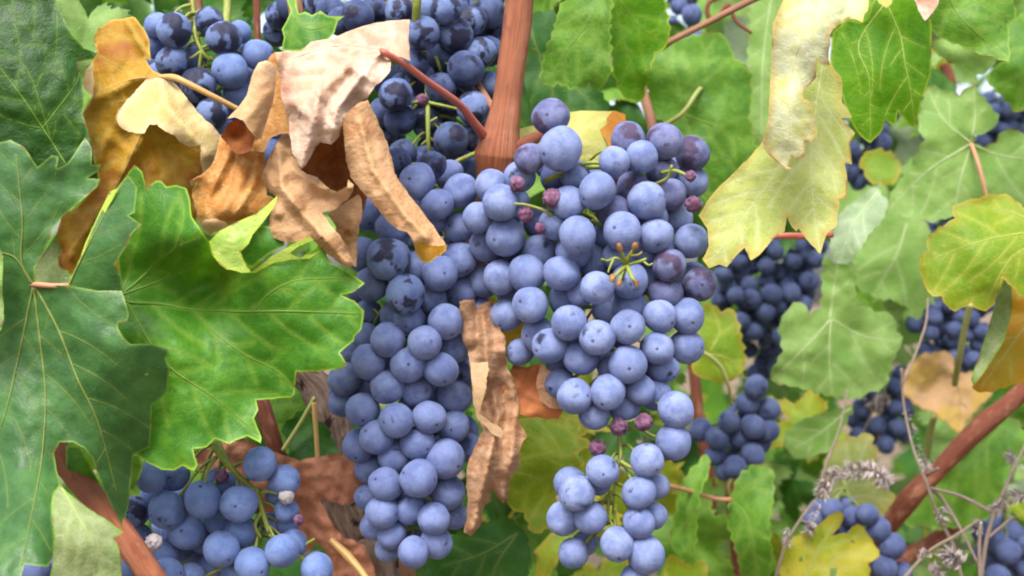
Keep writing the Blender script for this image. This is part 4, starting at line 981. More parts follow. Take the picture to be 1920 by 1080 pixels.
D5 = tag(make_blade("vine_leaf", [(1690, 735), (1700, 690), (1725, 667), (1760, 660), (1785, 664), (1790, 700), (1830, 698), (1862, 738), (1838, 760), (1812, 790), (1796, 811), (1775, 790), (1750, 772), (1722, 762), (1704, 748)], .95,
   [(1690, 735, 0), (1725, 667, -4), (1785, 670, 4), (1862, 738, 6), (1796, 811, -4), (1760, 720, 4)], M_auto, VEINT, [([(1780, 690), (1740, 710), (1700, 730)], 4), ([(1782, 695), (1800, 740), (1797, 800)], 5)], 40, crumple=4, lip=3, seed=10.2, ruffle=3, pucker=.8, rumple=3, step=7, teeth=(22, 5)),
   "small pinkish tan leaf turning yellow, hanging above the slanting red cane on the right", "vine leaf")

# ---- pale yellow leaf, upper right
R1 = vleaf("pale yellow green leaf with a rolled cream upper lobe and long pointed tips", origin=P(1545, 110, .575))
OR = R1.location.copy()
lo = [(1428, 269), (1400, 300), (1377, 322), (1338, 361), (1324, 380), (1310, 404), (1318, 416), (1326, 428), (1329, 462), (1317, 486), (1329, 503), (1348, 496), (1363, 501), (1380, 480), (1396, 464), (1408, 489), (1425, 477), (1449, 448), (1471, 433), (1476, 404), (1483, 423), (1492, 434), (1497, 428), (1512, 448), (1538, 477), (1550, 438), (1569, 423), (1574, 376), (1589, 371), (1589, 337), (1584, 306), (1598, 308), (1594, 269), (1603, 250), (1590, 235), (1577, 221), (1598, 221), (1590, 205), (1579, 192), (1579, 159), (1577, 144), (1560, 124), (1545, 90), (1500, 60), (1460, 160)]
make_blade("blade", lo, .578, [(1428, 269, 6), (1310, 404, 0), (1329, 500, -4), (1380, 390, 2), (1408, 489, -6), (1476, 404, 2), (1540, 477, -8), (1589, 340, 0), (1520, 350, -1), (1603, 250, 4), (1560, 130, 12), (1500, 60, 14), (1450, 250, 8), (1540, 220, 10)], M_pale, VEINP,
           [([(1548, 95), (1530, 200), (1520, 300), (1527, 400), (1537, 470)], 3.5), ([(1530, 190), (1470, 300), (1400, 400), (1335, 490)], 3.2), ([(1536, 180), (1570, 230), (1596, 262)], 2.5), ([(1525, 280), (1560, 330), (1572, 370)], 3)], 46, parent=R1, origin=OR, seed=11.2, step=7, ruffle=1.4, pucker=.6, rumple=.8)
up = [(1478, -20), (1462, 15), (1449, 43), (1447, 87), (1444, 159), (1442, 217), (1436, 245), (1430, 265), (1433, 280), (1440, 289), (1452, 300), (1464, 310), (1475, 317), (1486, 318), (1480, 308), (1483, 294), (1497, 299), (1507, 294), (1508, 280), (1510, 265), (1520, 268), (1531, 262), (1532, 245), (1529, 231), (1524, 222), (1526, 197), (1517, 188), (1507, 185), (1504, 176), (1507, 168), (1520, 158), (1531, 144), (1530, 128), (1533, 115), (1543, 122), (1555, 123), (1554, 100), (1557, 77), (1556, 66), (1562, 56), (1589, 34), (1604, 36), (1618, 42), (1620, 28), (1628, 19), (1630, -20)]
make_blade("rolled_lobe", up, .563, [(1478, -20, 6), (1445, 150, 4), (1430, 265, 2), (1470, 312, -2), (1510, 270, -6), (1530, 200, -4), (1507, 175, -5), (1550, 110, -6), (1620, 30, -14), (1630, -20, -8), (1490, 180, -8), (1480, 260, -7), (1500, 80, -7), (1560, 20, -6)], M_cream, VEINP, [([(1545, -20), (1500, 80), (1480, 180), (1478, 310)], 3), ([(1550, -20), (1530, 60), (1532, 115)], 2)], 30, ridges=[([(1530, -20), (1495, 80), (1478, 180), (1470, 300)], 62, 5)], parent=R1, origin=OR, seed=11.5, step=6, ruffle=1.0, pucker=.6, rumple=.8)

# ---- leaves behind on the right and at the top
def tleaf(label, d0, out, ctrl, mat, veinm=None, prims=(), sec=0, teeth=(24, 6), seed=1.0, **k):
    kk = dict(ruffle=3.0, pucker=1.2, rumple=2.5, step=8, rscale=.012)
    kk.update(k)
    return tag(make_blade("vine_leaf", out, d0, ctrl, mat, veinm, prims, sec, teeth=teeth, seed=seed, **kk), label, "vine leaf")

tleaf("vivid green heart-shaped leaf with thin yellow veins", .66, [(1590, 36), (1612, 42), (1626, 36), (1638, 0), (1640, -30), (1740, -30), (1742, 20), (1747, 60), (1745, 140), (1740, 155), (1728, 190), (1715, 241), (1705, 236), (1690, 215), (1684, 206), (1681, 230), (1672, 235), (1660, 225), (1654, 246), (1632, 269), (1612, 254), (1604, 243), (1590, 215), (1578, 175), (1562, 150), (1556, 110), (1562, 60)],
      [(1560, 100, 6), (1640, 0, 0), (1745, 60, 6), (1632, 268, 4), (1715, 240, 6), (1650, 130, -4), (1700, 130, -2)], M_heart, VEINY, [([(1662, 5), (1688, 66), (1697, 120), (1704, 150), (1716, 232)], 3), ([(1660, -10), (1600, 10), (1580, 50), (1560, 110)], 3), ([(1664, 0), (1610, 80), (1628, 140), (1632, 200), (1632, 262)], 3), ([(1690, 70), (1735, 90)], 2)], 45, teeth=None, seed=12.1, ruffle=1.2, pucker=1.0, rumple=1.0)
tleaf("mid green leaf in the upper right corner with a pale toothed edge", .68, [(1745, 55), (1752, -30), (1895, -30), (1905, 36), (1890, 45), (1892, 116), (1860, 105), (1820, 92), (1775, 75)], [(1745, 55, 4), (1752, -30, 0), (1900, 0, 2), (1890, 116, -6), (1820, 40, -3)], M_mid, VEINM, [([(1770, -30), (1800, 30), (1885, 108)], 4), ([(1800, -30), (1850, 10), (1895, 35)], 3)], 40, teeth=(30, 4), seed=12.4)
tleaf("soft pale green leaf hanging under the upper right corner leaf", .76, [(1745, 75), (1775, 72), (1820, 90), (1868, 108), (1858, 125), (1830, 140), (1812, 150), (1790, 120), (1755, 98)], [(1745, 75, 0), (1868, 108, 2), (1812, 150, 4), (1800, 100, -3)], M_soft, seed=12.6)
tleaf("green leaf cut by the right edge, just below the top corner", .80, [(1880, 50), (1930, 20), (1990, 60), (1980, 180), (1925, 195), (1905, 212), (1895, 195), (1850, 150), (1862, 130), (1890, 115)], [(1880, 50, 0), (1990, 60, 0), (1905, 212, 4), (1920, 120, -5)], M_mid, VEINM, [([(1985, 50), (1930, 120), (1905, 205)], 4)], 50, seed=12.8)
tag(make_blade("vine_leaf", [(1708, -20), (1765, -20), (1760, 8), (1735, 40), (1722, 20)], .65, [(1708, -20, 0), (1765, -20, 0), (1735, 40, -2)], M_pink, jit=2.6, seed=13.0), "dry pinkish white leaf tip at the top edge over the vivid green leaf", "vine leaf")
tag(make_blade("vine_leaf", [(1636, -20), (1680, -20), (1672, 8), (1662, 15), (1648, 6)], .65, [(1636, -20, 0), (1680, -20, 0), (1662, 15, -2)], M_paley, seed=13.1), "small pale yellow leaf tip at the top edge, at the vivid green leaf's stalk end", "vine leaf")
t = vleaf("soft grey-green leaf with star-like veins and an orange stalk at the far right", origin=P(1820, 268, .86))
make_blade("blade", [(1738, 162), (1765, 168), (1798, 180), (1822, 160), (1850, 190), (1872, 225), (1856, 245), (1826, 252), (1824, 268), (1845, 278), (1868, 268), (1890, 240), (1922, 252), (1960, 320), (1930, 420), (1880, 400), (1840, 420), (1790, 405), (1735, 415), (1660, 395), (1680, 350), (1710, 310), (1735, 262), (1722, 230)], .86,
      [(1738, 162, 6), (1822, 268, 0), (1850, 200, -4), (1920, 260, 6), (1660, 395, 4), (1790, 405, -6), (1930, 420, 0), (1760, 260, -4), (1870, 340, -6)], M_soft, VEINS, [([(1820, 268), (1770, 225), (1740, 170)], 5), ([(1820, 270), (1740, 320), (1668, 390)], 5), ([(1821, 266), (1828, 220), (1826, 170)], 4), ([(1822, 270), (1870, 290), (1925, 300), (1955, 320)], 5), ([(1821, 270), (1800, 340), (1790, 400)], 4)], 50, parent=t, origin=t.location.copy(), teeth=(26, 6), seed=13.4, ruffle=3, pucker=1.5, rumple=2)
petiole("petiole", [(1820, 268, .858), (1832, 300, .845), (1843, 340, .84), (1852, 380, .84)], [8, 8, 8, 8], PET_P, t, t.location.copy())
tleaf("silvery rolled leaf edge beside the pale yellow leaf's lower right tip", .80, [(1556, 432), (1568, 412), (1583, 393), (1605, 376), (1640, 350), (1666, 380), (1652, 412), (1628, 440), (1608, 473), (1594, 490), (1583, 495), (1562, 490)], [(1556, 432, 4), (1640, 352, 6), (1660, 390, -2), (1583, 495, -4), (1605, 430, -6)], M_grey, VEINS, [([(1645, 360), (1600, 420), (1575, 488)], 4)], 30, teeth=(18, 4), seed=13.7)
tleaf("yellow green leaf with an ochre rim at the right edge, above the dark blurred bunch", .70, [(1785, 388), (1800, 381), (1835, 372), (1870, 365), (1900, 372), (1917, 390), (1990, 410), (1990, 560), (1925, 560), (1880, 520), (1865, 560), (1858, 577), (1835, 581), (1822, 566), (1800, 579), (1780, 579), (1766, 556), (1741, 548), (1730, 520), (1724, 490), (1741, 470), (1738, 450), (1750, 435), (1792, 410)],
      [(1785, 388, 6), (1870, 366, 8), (1990, 410, 0), (1990, 560, 0), (1858, 577, -6), (1780, 579, -4), (1724, 490, 2), (1830, 470, -8)], M_yg, VEINY, [([(1990, 430), (1900, 440), (1830, 455), (1740, 490)], 5), ([(1990, 440), (1900, 480), (1850, 565)], 4), ([(1980, 430), (1900, 400), (1830, 385)], 4)], 55, teeth=(30, 5), seed=14.0, ruffle=2)
tleaf("large yellow ochre leaf folded along the right edge below the yellow green one", .74, [(1890, 505), (1930, 480), (2000, 480), (2000, 690), (1900, 720), (1850, 735), (1822, 728), (1850, 690), (1880, 620), (1900, 560)], [(1890, 505, 6), (2000, 480, 0), (2000, 690, 0), (1822, 728, -2), (1920, 600, -2)], M_yochre, VEINY, [([(1990, 500), (1930, 600), (1840, 725)], 4)], 50, seed=14.3)
tleaf("narrow pale green folded leaf edge in front of the yellow ochre leaf at the right", .72, [(1888, 510), (1898, 540), (1896, 590), (1882, 640), (1850, 690), (1826, 724), (1820, 712), (1838, 660), (1855, 610), (1868, 560)], [(1888, 510, 2), (1896, 590, -2), (1826, 724, 0), (1860, 620, -5)], M_under, seed=14.5, teeth=None)
t = vleaf("pale green leaf with a blue-green hollow centre and yellow rim, right of the blurred bunch", origin=P(1556, 600, .86))
make_blade("blade", [(1462, 608), (1478, 580), (1500, 566), (1520, 590), (1540, 580), (1545, 480), (1562, 495), (1600, 495), (1603, 560), (1612, 572), (1640, 585), (1675, 595), (1680, 620), (1691, 640), (1670, 680), (1660, 722), (1600, 746), (1560, 742), (1520, 730), (1450, 716), (1444, 700), (1470, 660)], .86,
      [(1462, 608, 0), (1500, 566, 4), (1545, 490, 8), (1600, 500, 4), (1560, 610, 4), (1690, 640, -4), (1600, 745, -4), (1450, 710, 2), (1520, 660, -6), (1600, 640, 6), (1640, 660, -6)], M_soft, VEINS, [([(1556, 600), (1520, 640), (1452, 710)], 5), ([(1558, 600), (1555, 670), (1560, 738)], 4), ([(1558, 598), (1620, 630), (1685, 640)], 4), ([(1556, 598), (1562, 550), (1570, 498)], 4)], 50, parent=t, origin=t.location.copy(), teeth=(26, 6), seed=14.8, ruffle=3, pucker=1.5, rumple=3)
tleaf("small yellow green leaf between the broad bunch and the blurred bunch", .84, [(1300, 600), (1315, 585), (1332, 568), (1352, 585), (1376, 580), (1387, 620), (1396, 680), (1386, 702), (1360, 716), (1330, 712), (1300, 700)], [(1300, 600, 0), (1340, 570, 4), (1396, 680, 2), (1340, 716, -4), (1350, 640, -4)], M_yg, VEINY, [([(1330, 660), (1350, 620), (1335, 575)], 3), ([(1320, 662), (1360, 670), (1392, 690)], 4)], 40, seed=15.1)
tleaf("green leaf with two broad lobes hanging from the top edge, above the broad bunch", .72, [(1090, -40), (1048, 20), (1040, 55), (1020, 110), (1014, 150), (1028, 160), (1045, 155), (1078, 166), (1105, 155), (1121, 170), (1140, 146), (1146, 125), (1142, 60), (1150, -40)],
      [(1090, -40, 0), (1020, 120, 2), (1120, 168, -4), (1150, 20, -8), (1080, 80, -4)], M_mid, VEINM, [([(1130, -30), (1110, 30), (1060, 100), (1030, 158)], 4), ([(1135, -30), (1125, 60), (1118, 165)], 4)], 45, teeth=(22, 6), seed=15.3)
tleaf("brighter green half of a folded leaf at the top edge, beside the thin slanting cane", .735, [(1140, -40), (1240, -40), (1250, 20), (1256, 60), (1248, 88), (1228, 100), (1216, 140), (1205, 188), (1185, 190), (1160, 170), (1150, 130), (1138, 60)], [(1140, -40, -6), (1240, -40, 2), (1255, 60, 4), (1200, 190, 4), (1150, 130, -2), (1200, 60, -3)], M_heart, VEINM, [([(1145, -30), (1190, 40), (1240, 80)], 4), ([(1143, -20), (1170, 80), (1200, 180)], 4)], 45, teeth=(24, 5), seed=15.5)
t = vleaf("broad green leaf seen from below with a pale stalk, right of the broad bunch's top", origin=P(1280, 215, .80))
make_blade("blade", [(1222, 100), (1270, 75), (1330, 62), (1360, 70), (1376, 110), (1402, 130), (1410, 180), (1404, 220), (1414, 270), (1440, 310), (1400, 360), (1330, 400), (1310, 330), (1295, 270), (1260, 235), (1225, 215), (1212, 150)], .80, [(1222, 100, 0), (1340, 65, 6), (1408, 180, 4), (1440, 310, 2), (1330, 400, 0), (1225, 215, 4), (1280, 215, -2), (1350, 250, -8), (1290, 140, -6)], M_mid, VEINM,
      [([(1280, 213), (1270, 150), (1240, 100)], 4), ([(1282, 210), (1300, 140), (1340, 70)], 4), ([(1283, 215), (1350, 240), (1410, 280)], 4), ([(1281, 217), (1310, 290), (1335, 390)], 4)], 45, parent=t, origin=t.location.copy(), teeth=(24, 6), seed=15.8, ruffle=3, pucker=1.3, rumple=2)
petiole("petiole", [(1238, 240, .80), (1280, 212, .79), (1308, 172, .792), (1324, 156, .81), (1336, 143, .84)], [9, 9, 9, 8, 7], PET_G, t, t.location.copy())
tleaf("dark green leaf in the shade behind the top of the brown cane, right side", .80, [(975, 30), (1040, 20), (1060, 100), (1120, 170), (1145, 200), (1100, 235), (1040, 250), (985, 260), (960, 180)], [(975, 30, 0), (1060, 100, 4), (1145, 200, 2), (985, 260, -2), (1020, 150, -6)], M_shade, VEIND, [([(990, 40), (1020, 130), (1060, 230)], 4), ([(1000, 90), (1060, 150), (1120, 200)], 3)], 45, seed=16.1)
t = tleaf("pale yellow leaf with an orange corner behind the topmost grapes of the broad bunch", .645, [(960, 245), (1000, 235), (1058, 210), (1100, 208), (1150, 208), (1172, 216), (1172, 240), (1150, 268), (1140, 290), (1108, 330), (1020, 330), (970, 290)], [(960, 245, 2), (1060, 210, 4), (1172, 220, 2), (1140, 290, -2), (1020, 320, 0), (1080, 260, -4)], M_paley, None, [([(1000, 310), (1060, 260), (1140, 215)], 3)], 40, teeth=None, seed=16.3, ruffle=1, rumple=1)
make_blade("orange_corner", [(1124, 244), (1140, 232), (1136, 222), (1150, 207), (1173, 215), (1173, 241), (1152, 270), (1144, 284), (1136, 262)], .6435, [(1124, 244, 0), (1173, 220, -2), (1144, 284, -4)], M_orange, parent=t, origin=t.location.copy(), seed=16.4, rumple=.6)
tleaf("yellow green leaf with a faded rim behind the lower part of the broad bunch", .72, [(968, 790), (1010, 780), (1060, 783), (1108, 800), (1086, 820), (1112, 832), (1072, 850), (1088, 870), (1055, 892), (1042, 930), (1050, 980), (1000, 1000), (984, 962), (955, 950), (945, 920), (973, 870), (980, 830)],
      [(968, 790, 2), (1060, 783, 4), (1110, 830, -2), (1040, 930, 0), (1000, 1000, -4), (950, 930, 2), (1020, 860, -6)], M_yg, VEINY, [([(1100, 862), (1040, 850), (980, 800)], 4), ([(1100, 864), (1030, 890), (960, 930)], 4), ([(1100, 862), (1080, 830), (1060, 790)], 3)], 45, seed=16.7, rumple=1.6)
tleaf("deep yellow leaf glimpsed between the dry brown leaf and the broad bunch", .66, [(905, 560), (960, 565), (990, 600), (985, 640), (965, 660), (945, 670), (925, 640)], [(905, 560, 0), (990, 600, 0), (945, 670, -2)], M_yochre, seed=16.9, rumple=1)
tleaf("bright yellow leaf with green streaks and small holes at the bottom right", .80, [(1464, 1060), (1470, 1030), (1490, 1005), (1522, 1000), (1545, 975), (1574, 957), (1581, 975), (1558, 1005), (1590, 1000), (1608, 982), (1626, 1000), (1650, 1042), (1628, 1056), (1632, 1100), (1464, 1110)],
      [(1464, 1060, 2), (1574, 957, -6), (1590, 1000, 0), (1650, 1042, 4), (1632, 1100, 0), (1464, 1110, 0), (1540, 1050, -6)], M_yellow, VEINY, [([(1500, 1110), (1530, 1040), (1575, 965)], 4), ([(1520, 1100), (1580, 1040), (1640, 1040)], 3)], 45, teeth=(26, 4), seed=17.1, holes=[[(1556, 1066), (1570, 1064), (1568, 1080), (1556, 1082)], [(1500, 1044), (1508, 1042), (1506, 1052), (1499, 1054)]])
tleaf("faded yellow green leaf with a pinkish tip behind the dry grey flower spike", .92, [(1552, 848), (1580, 826), (1632, 814), (1636, 832), (1646, 852), (1630, 872), (1642, 888), (1664, 920), (1680, 935), (1655, 962), (1610, 965), (1570, 950), (1540, 930), (1545, 880)], [(1552, 848, 0), (1632, 814, 4), (1680, 935, 2), (1600, 960, -4), (1600, 880, -6)], M_pale, VEINP, [([(1560, 940), (1600, 890), (1630, 820)], 4), ([(1570, 940), (1620, 930), (1670, 940)], 3)], 40, seed=17.3)
tleaf("rich green leaf below the slanting red cane at the lower right", .98, [(1745, 895), (1775, 870), (1805, 845), (1860, 792), (1890, 780), (1915, 805), (1930, 840), (1885, 900), (1875, 950), (1825, 985), (1780, 988), (1700, 985), (1690, 965), (1735, 935)], [(1745, 895, 0), (1880, 785, 6), (1930, 840, 2), (1825, 985, -2), (1695, 970, 0), (1810, 900, -8)], M_mid, VEINM, [([(1880, 800), (1850, 830), (1800, 885), (1705, 970)], 5), ([(1850, 830), (1850, 890), (1830, 975)], 4)], 50, seed=17.5)
tleaf("green leaf with a long drooping tip, just below the small loose blurred bunch", .86, [(1368, 940), (1385, 895), (1420, 870), (1448, 880), (1450, 930), (1440, 990), (1448, 1040), (1440, 1100), (1395, 1100), (1385, 1040), (1365, 980)], [(1368, 940, 2), (1435, 872, 2), (1440, 1090, -6), (1395, 1090, 0), (1410, 970, -8)], M_mid, VEINM, [([(1368, 938), (1400, 970), (1425, 1090)], 5), ([(1368, 936), (1410, 910), (1445, 885)], 3)], 45, seed=17.7)
tleaf("narrow green leaf hanging behind the broad bunch's right lower side", .84, [(1262, 985), (1275, 930), (1290, 890), (1325, 850), (1330, 880), (1310, 930), (1305, 1000), (1300, 1062), (1275, 1040), (1258, 1020)], [(1262, 985, 0), (1325, 850, 4), (1300, 1062, -4), (1285, 960, -6)], M_mid, VEINM, [([(1322, 855), (1290, 940), (1296, 1055)], 4)], 40, seed=17.9)
tleaf("yellow green leaf below the narrow hanging leaf, bottom edge right of the broad bunch", .92, [(1255, 1040), (1290, 1060), (1320, 1050), (1330, 1100), (1240, 1100)], [(1255, 1040, 0), (1320, 1050, 0), (1280, 1100, -3)], M_yg, seed=18.1)
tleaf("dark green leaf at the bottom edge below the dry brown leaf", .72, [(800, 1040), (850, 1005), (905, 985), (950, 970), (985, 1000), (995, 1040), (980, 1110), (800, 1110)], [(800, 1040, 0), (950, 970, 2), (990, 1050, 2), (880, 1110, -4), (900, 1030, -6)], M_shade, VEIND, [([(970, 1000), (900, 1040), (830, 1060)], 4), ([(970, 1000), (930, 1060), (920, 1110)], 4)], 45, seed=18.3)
tleaf("small light green leaf at the top edge, over the dry curled leaf", .60, [(533, -15), (545, 20), (537, 40), (528, 55), (532, 70), (527, 95), (560, 96), (590, 85), (612, 78), (628, 60), (633, 40), (645, 30), (615, 30), (600, 20), (585, 28), (572, 22), (560, 26), (553, -15)], [(540, 0, 4), (528, 90, 0), (640, 35, 2), (580, 55, -4)], M_bright, VEINM, [([(545, -10), (552, 30), (580, 55), (625, 45)], 3), ([(552, 30), (545, 90)], 3)], 24, teeth=None, seed=18.5, ruffle=1, rumple=.6, pucker=.6)
tleaf("small bright green lobe seen through the gap of the big dark leaf", .575, [(122, 835), (150, 838), (168, 870), (186, 905), (176, 918), (168, 930), (158, 912), (152, 895), (150, 912), (134, 916), (126, 890)], [(122, 835, 0), (186, 905, 0), (140, 910, -2), (160, 880, -3)], M_bright, seed=18.7, teeth=None, rumple=.6, ruffle=.6, pucker=.4)
tleaf("small bright green leaf edge beside the dark leaf's pointed tip, above the low bunch", .585, [(240, 850), (262, 853), (268, 875), (262, 895), (250, 918), (235, 925)], [(240, 850, 0), (268, 875, 0), (238, 920, -2)], M_bright, seed=18.8, teeth=None, rumple=.5, ruffle=.5)
tleaf("yellow and red leaf sliver under the big dark leaf's pointed lobe", .58, [(185, 910), (215, 965), (232, 1000), (226, 1090), (205, 1000), (170, 930), (115, 870), (112, 845), (130, 835), (128, 870)], [(185, 910, 0), (230, 1000, 0), (115, 860, 2), (220, 1080, 0)], M_ochre, jit=2.6, seed=18.9, teeth=None, crumple=2.2, rumple=.5, ruffle=.5)
tleaf("small green leaf half hidden behind the big dark leaf's folded lobe", .60, [(60, 505), (85, 470), (105, 440), (118, 470), (108, 480), (112, 500), (128, 508), (135, 540), (70, 540)], [(60, 505, 0), (110, 440, 2), (130, 530, 0)], M_under, seed=19.0, teeth=None, rumple=.5)
tleaf("pale leaf edge at the left border beside the big dark leaf's joint", .535, [(-40, 440), (-5, 455), (6, 480), (4, 540), (8, 600), (2, 620), (-40, 640)], [(-40, 440, 0), (6, 540, -2), (-40, 640, 0)], M_under, seed=19.1, teeth=None, rumple=.5)
tleaf("mid green leaf behind the thin yellow stems at the left of the trunk", .70, [(490, 740), (545, 700), (600, 720), (620, 790), (600, 850), (560, 860), (520, 840), (500, 800)], [(490, 740, 0), (600, 720, 0), (610, 840, 0), (550, 780, -5)], M_mid, VEINM, [([(590, 730), (550, 780), (520, 835)], 4)], 40, seed=19.3)
tleaf("dark green leaf low behind the thin yellow stems beside the trunk", .68, [(530, 800), (570, 770), (610, 800), (640, 860), (600, 880), (550, 866)], [(530, 800, 0), (610, 800, 0), (600, 880, -3)], M_shade, VEIND, seed=19.5)
tleaf("pale whitish leaf in the light gap right of the thin slanting cane", 1.05, [(1362, 40), (1395, 30), (1412, 80), (1408, 130), (1395, 120), (1378, 110), (1355, 80)], [(1362, 40, 0), (1412, 80, 0), (1380, 120, 0)], M_grey, seed=19.7)
tleaf("tall green leaf behind the left edge of the pale rolled leaf", .88, [(1405, 60), (1410, -30), (1500, -30), (1470, 60), (1450, 200), (1440, 300), (1415, 290), (1402, 200)], [(1405, 60, 0), (1500, -30, 0), (1430, 300, -3), (1425, 120, -4)], M_soft, VEINS, [([(1450, -30), (1430, 120), (1428, 290)], 4)], 60, seed=19.9)
tleaf("green leaf behind the silvery rolled one, between the two right bunches", .95, [(1600, 480), (1640, 420), (1690, 400), (1740, 420), (1745, 500), (1745, 560), (1720, 600), (1690, 560), (1650, 560), (1610, 540)], [(1600, 480, 0), (1690, 400, 3), (1745, 540, 0), (1650, 560, -3), (1680, 480, -6)], M_soft, VEINS, [([(1700, 420), (1680, 480), (1640, 550)], 4)], 45, seed=20.1)
tleaf("yellow lime leaf in the gap below the vivid green heart-shaped leaf", .98, [(1612, 300), (1640, 280), (1675, 290), (1690, 320), (1670, 345), (1630, 340)], [(1612, 300, 0), (1690, 320, 0), (1640, 340, -2)], M_yg, seed=20.3)
tleaf("mid green leaf between the small loose bunch and the faded yellow leaf", .98, [(1470, 820), (1500, 790), (1560, 770), (1600, 760), (1580, 800), (1560, 840), (1510, 860), (1480, 850)], [(1470, 820, 0), (1600, 760, 0), (1510, 860, -3)], M_soft, VEINS, [([(1595, 765), (1540, 810), (1490, 840)], 4)], 35, seed=20.5)

# ------------------------------------------------------------------ canes, trunk, tendrils
def cane(label, pts, w, mat, cat="vine cane", name="vine_cane", rough=.09, seg=20, n=12):
    if mat in (CANE, CANE_D) and len(pts) > 3:        # swollen nodes along a ripened cane
        n = 16
    o = petiole(name, pts, w, mat, None, None, seg, n, rough)
    return tag(o, label, cat)

cane("thick red brown cane from the top edge down to a swollen joint", [(985, -160, .632), (974, 0, .630), (962, 100, .628), (950, 190, .626), (940, 250, .624), (935, 290, .624), (930, 340, .628), (915, 420, .64), (860, 560, .66)], [54, 54, 53, 55, 70, 94, 76, 58, 50], CANE, rough=.07, seg=28)
cane("short reddish side shoot leaving the thick cane's swollen joint", [(945, 300, .63), (975, 275, .62), (1005, 258, .625), (1040, 240, .635)], [34, 26, 22, 20], CANE_D)
cane("thin pinkish tan stalk behind the rubbed grapes, left of the thick cane's joint", [(880, 130, .665), (900, 165, .655), (925, 205, .645), (945, 240, .64)], [13, 14, 14, 15], CANE_T)
cane("thin tan cane slanting up to the top edge right of the two-lobed green leaf", [(1236, 92, .78), (1260, 76, .775), (1320, 46, .77), (1410, 0, .76), (1500, -40, .75)], [15, 12, 12, 13, 13], CANE_T)
cane("thin upright brown cane behind the top of the broad bunch", [(1195, 120, .80), (1205, 170, .795), (1220, 225, .79), (1232, 290, .79), (1250, 400, .80)], [17, 18, 19, 19, 19], CANE_T)
cane("upright brown cane behind the lower right side of the broad bunch", [(1285, 600, .97), (1300, 690, .965), (1310, 780, .96), (1324, 860, .96), (1330, 930, .96), (1334, 1000, .96), (1340, 1150, .97)], [19, 20, 21, 24, 25, 26, 30], CANE_D)
cane("thick red cane slanting down from the right edge to the lower right weeds", [(2020, 620, .88), (1920, 730, .885), (1840, 800, .89), (1760, 880, .90), (1705, 935, .905), (1660, 1000, .92), (1630, 1060, .94)], [32, 32, 40, 33, 42, 30, 20], CANE_D, seg=24)
cane("dark brown cane lying low at the lower right under the rich green leaf", [(1850, 955, 1.0), (1790, 985, 1.0), (1740, 1020, 1.0), (1690, 1050, 1.0), (1640, 1110, 1.0)], [22, 26, 28, 30, 30], CANE_D)
cane("red brown cane crossing the bottom left corner under the big dark leaf", [(60, 780, .585), (110, 850, .580), (160, 915, .574), (205, 968, .566), (250, 1030, .560), (310, 1120, .556)], [44, 46, 46, 46, 48, 50], CANE, seg=24)
cane("short dark brown stub of cane below the bright leaf, left of the trunk", [(475, 720, .685), (495, 770, .68), (510, 820, .68), (525, 870, .685)], [32, 32, 32, 34], CANE_D)
cane("brownish cane in the shade between the upper left grapes", [(480, -60, .70), (482, 40, .70), (486, 130, .70)], [13, 13, 13], CANE_D)
cane("red brown cane stub at the top edge, over the small light green leaf", [(545, -60, .615), (550, -10, .612), (556, 30, .61)], [30, 30, 28], CANE_T)
cane("short dark brown cane at the top edge, left of the rubbed grapes' green stalk", [(360, -60, .69), (366, 0, .69), (372, 50, .69)], [26, 26, 24], CANE_D)
cane("pale green stalk at the top edge over the rubbed grapes", [(430, -60, .66), (427, 0, .66), (424, 45, .655)], [17, 16, 15], STEM)
cane("green stalk hanging at the top edge among the shaded grapes", [(785, -60, .635), (782, 0, .635), (780, 40, .64)], [17, 16, 15], STEM)
cane("thin yellow green stem leaning left of the trunk", [(590, 745, .67), (565, 790, .67), (530, 845, .67)], [8, 8, 8], PET_G)
cane("thin straight yellow stem beside the trunk", [(588, 755, .665), (592, 800, .665), (596, 860, .665)], [9, 9, 9], PET_T)
cane("yellow green stalk rising from the tan yellow leaf past the dark bunch at the right", [(1790, 720, .93), (1797, 680, .90), (1810, 610, .88), (1820, 570, .87)], [12, 12, 12, 12], PET_G)
cane("green stalk below the tan yellow leaf", [(1735, 870, 1.0), (1742, 820, .99), (1752, 780, .98)], [15, 14, 13], PET_G)
cane("pink orange stalk running right from the broad bunch's lower tail", [(1240, 908, .80), (1290, 920, .83), (1340, 935, .85), (1370, 937, .86)], [9, 8, 8, 9], PET_P)
cane("thin curved pale stalk on the small yellow green leaf", [(1300, 650, .82), (1345, 680, .825), (1365, 720, .83), (1372, 760, .84)], [8, 8, 7, 7], PET_G)
cane("pinkish stalk under the pale yellow leaf's notch", [(1440, 443, .70), (1475, 442, .70), (1505, 443, .71), (1560, 440, .72)], [11, 12, 13, 12], PET_R)
cane("dry brown tendril curling at the top right of the slanting cane", [(1360, -10, .86), (1330, 5, .86), (1328, 30, .86), (1345, 35, .86), (1365, 10, .86), (1380, 40, .86), (1410, 62, .86)], [9, 9, 9, 9, 9, 7, 6], CANE_D, "tendril", "tendril")
cane("pale straw of dead leaf stalk crossing the rusty leaf at the bottom", [(620, 1012, .618), (650, 1040, .615), (680, 1075, .61), (700, 1110, .605)], [12, 16, 13, 12], PET_T)
cane("dark stem standing behind the green leaf with a drooping tip", [(1375, 870, 1.0), (1376, 930, 1.0), (1384, 1000, 1.0), (1400, 1120, 1.0)], [30, 34, 34, 40], CANE_D)
cane("thin brown twig at the right under the orange stalked leaf", [(1770, 120, 1.0), (1780, 150, 1.0), (1785, 185, 1.0)], [20, 22, 16], CANE_D)

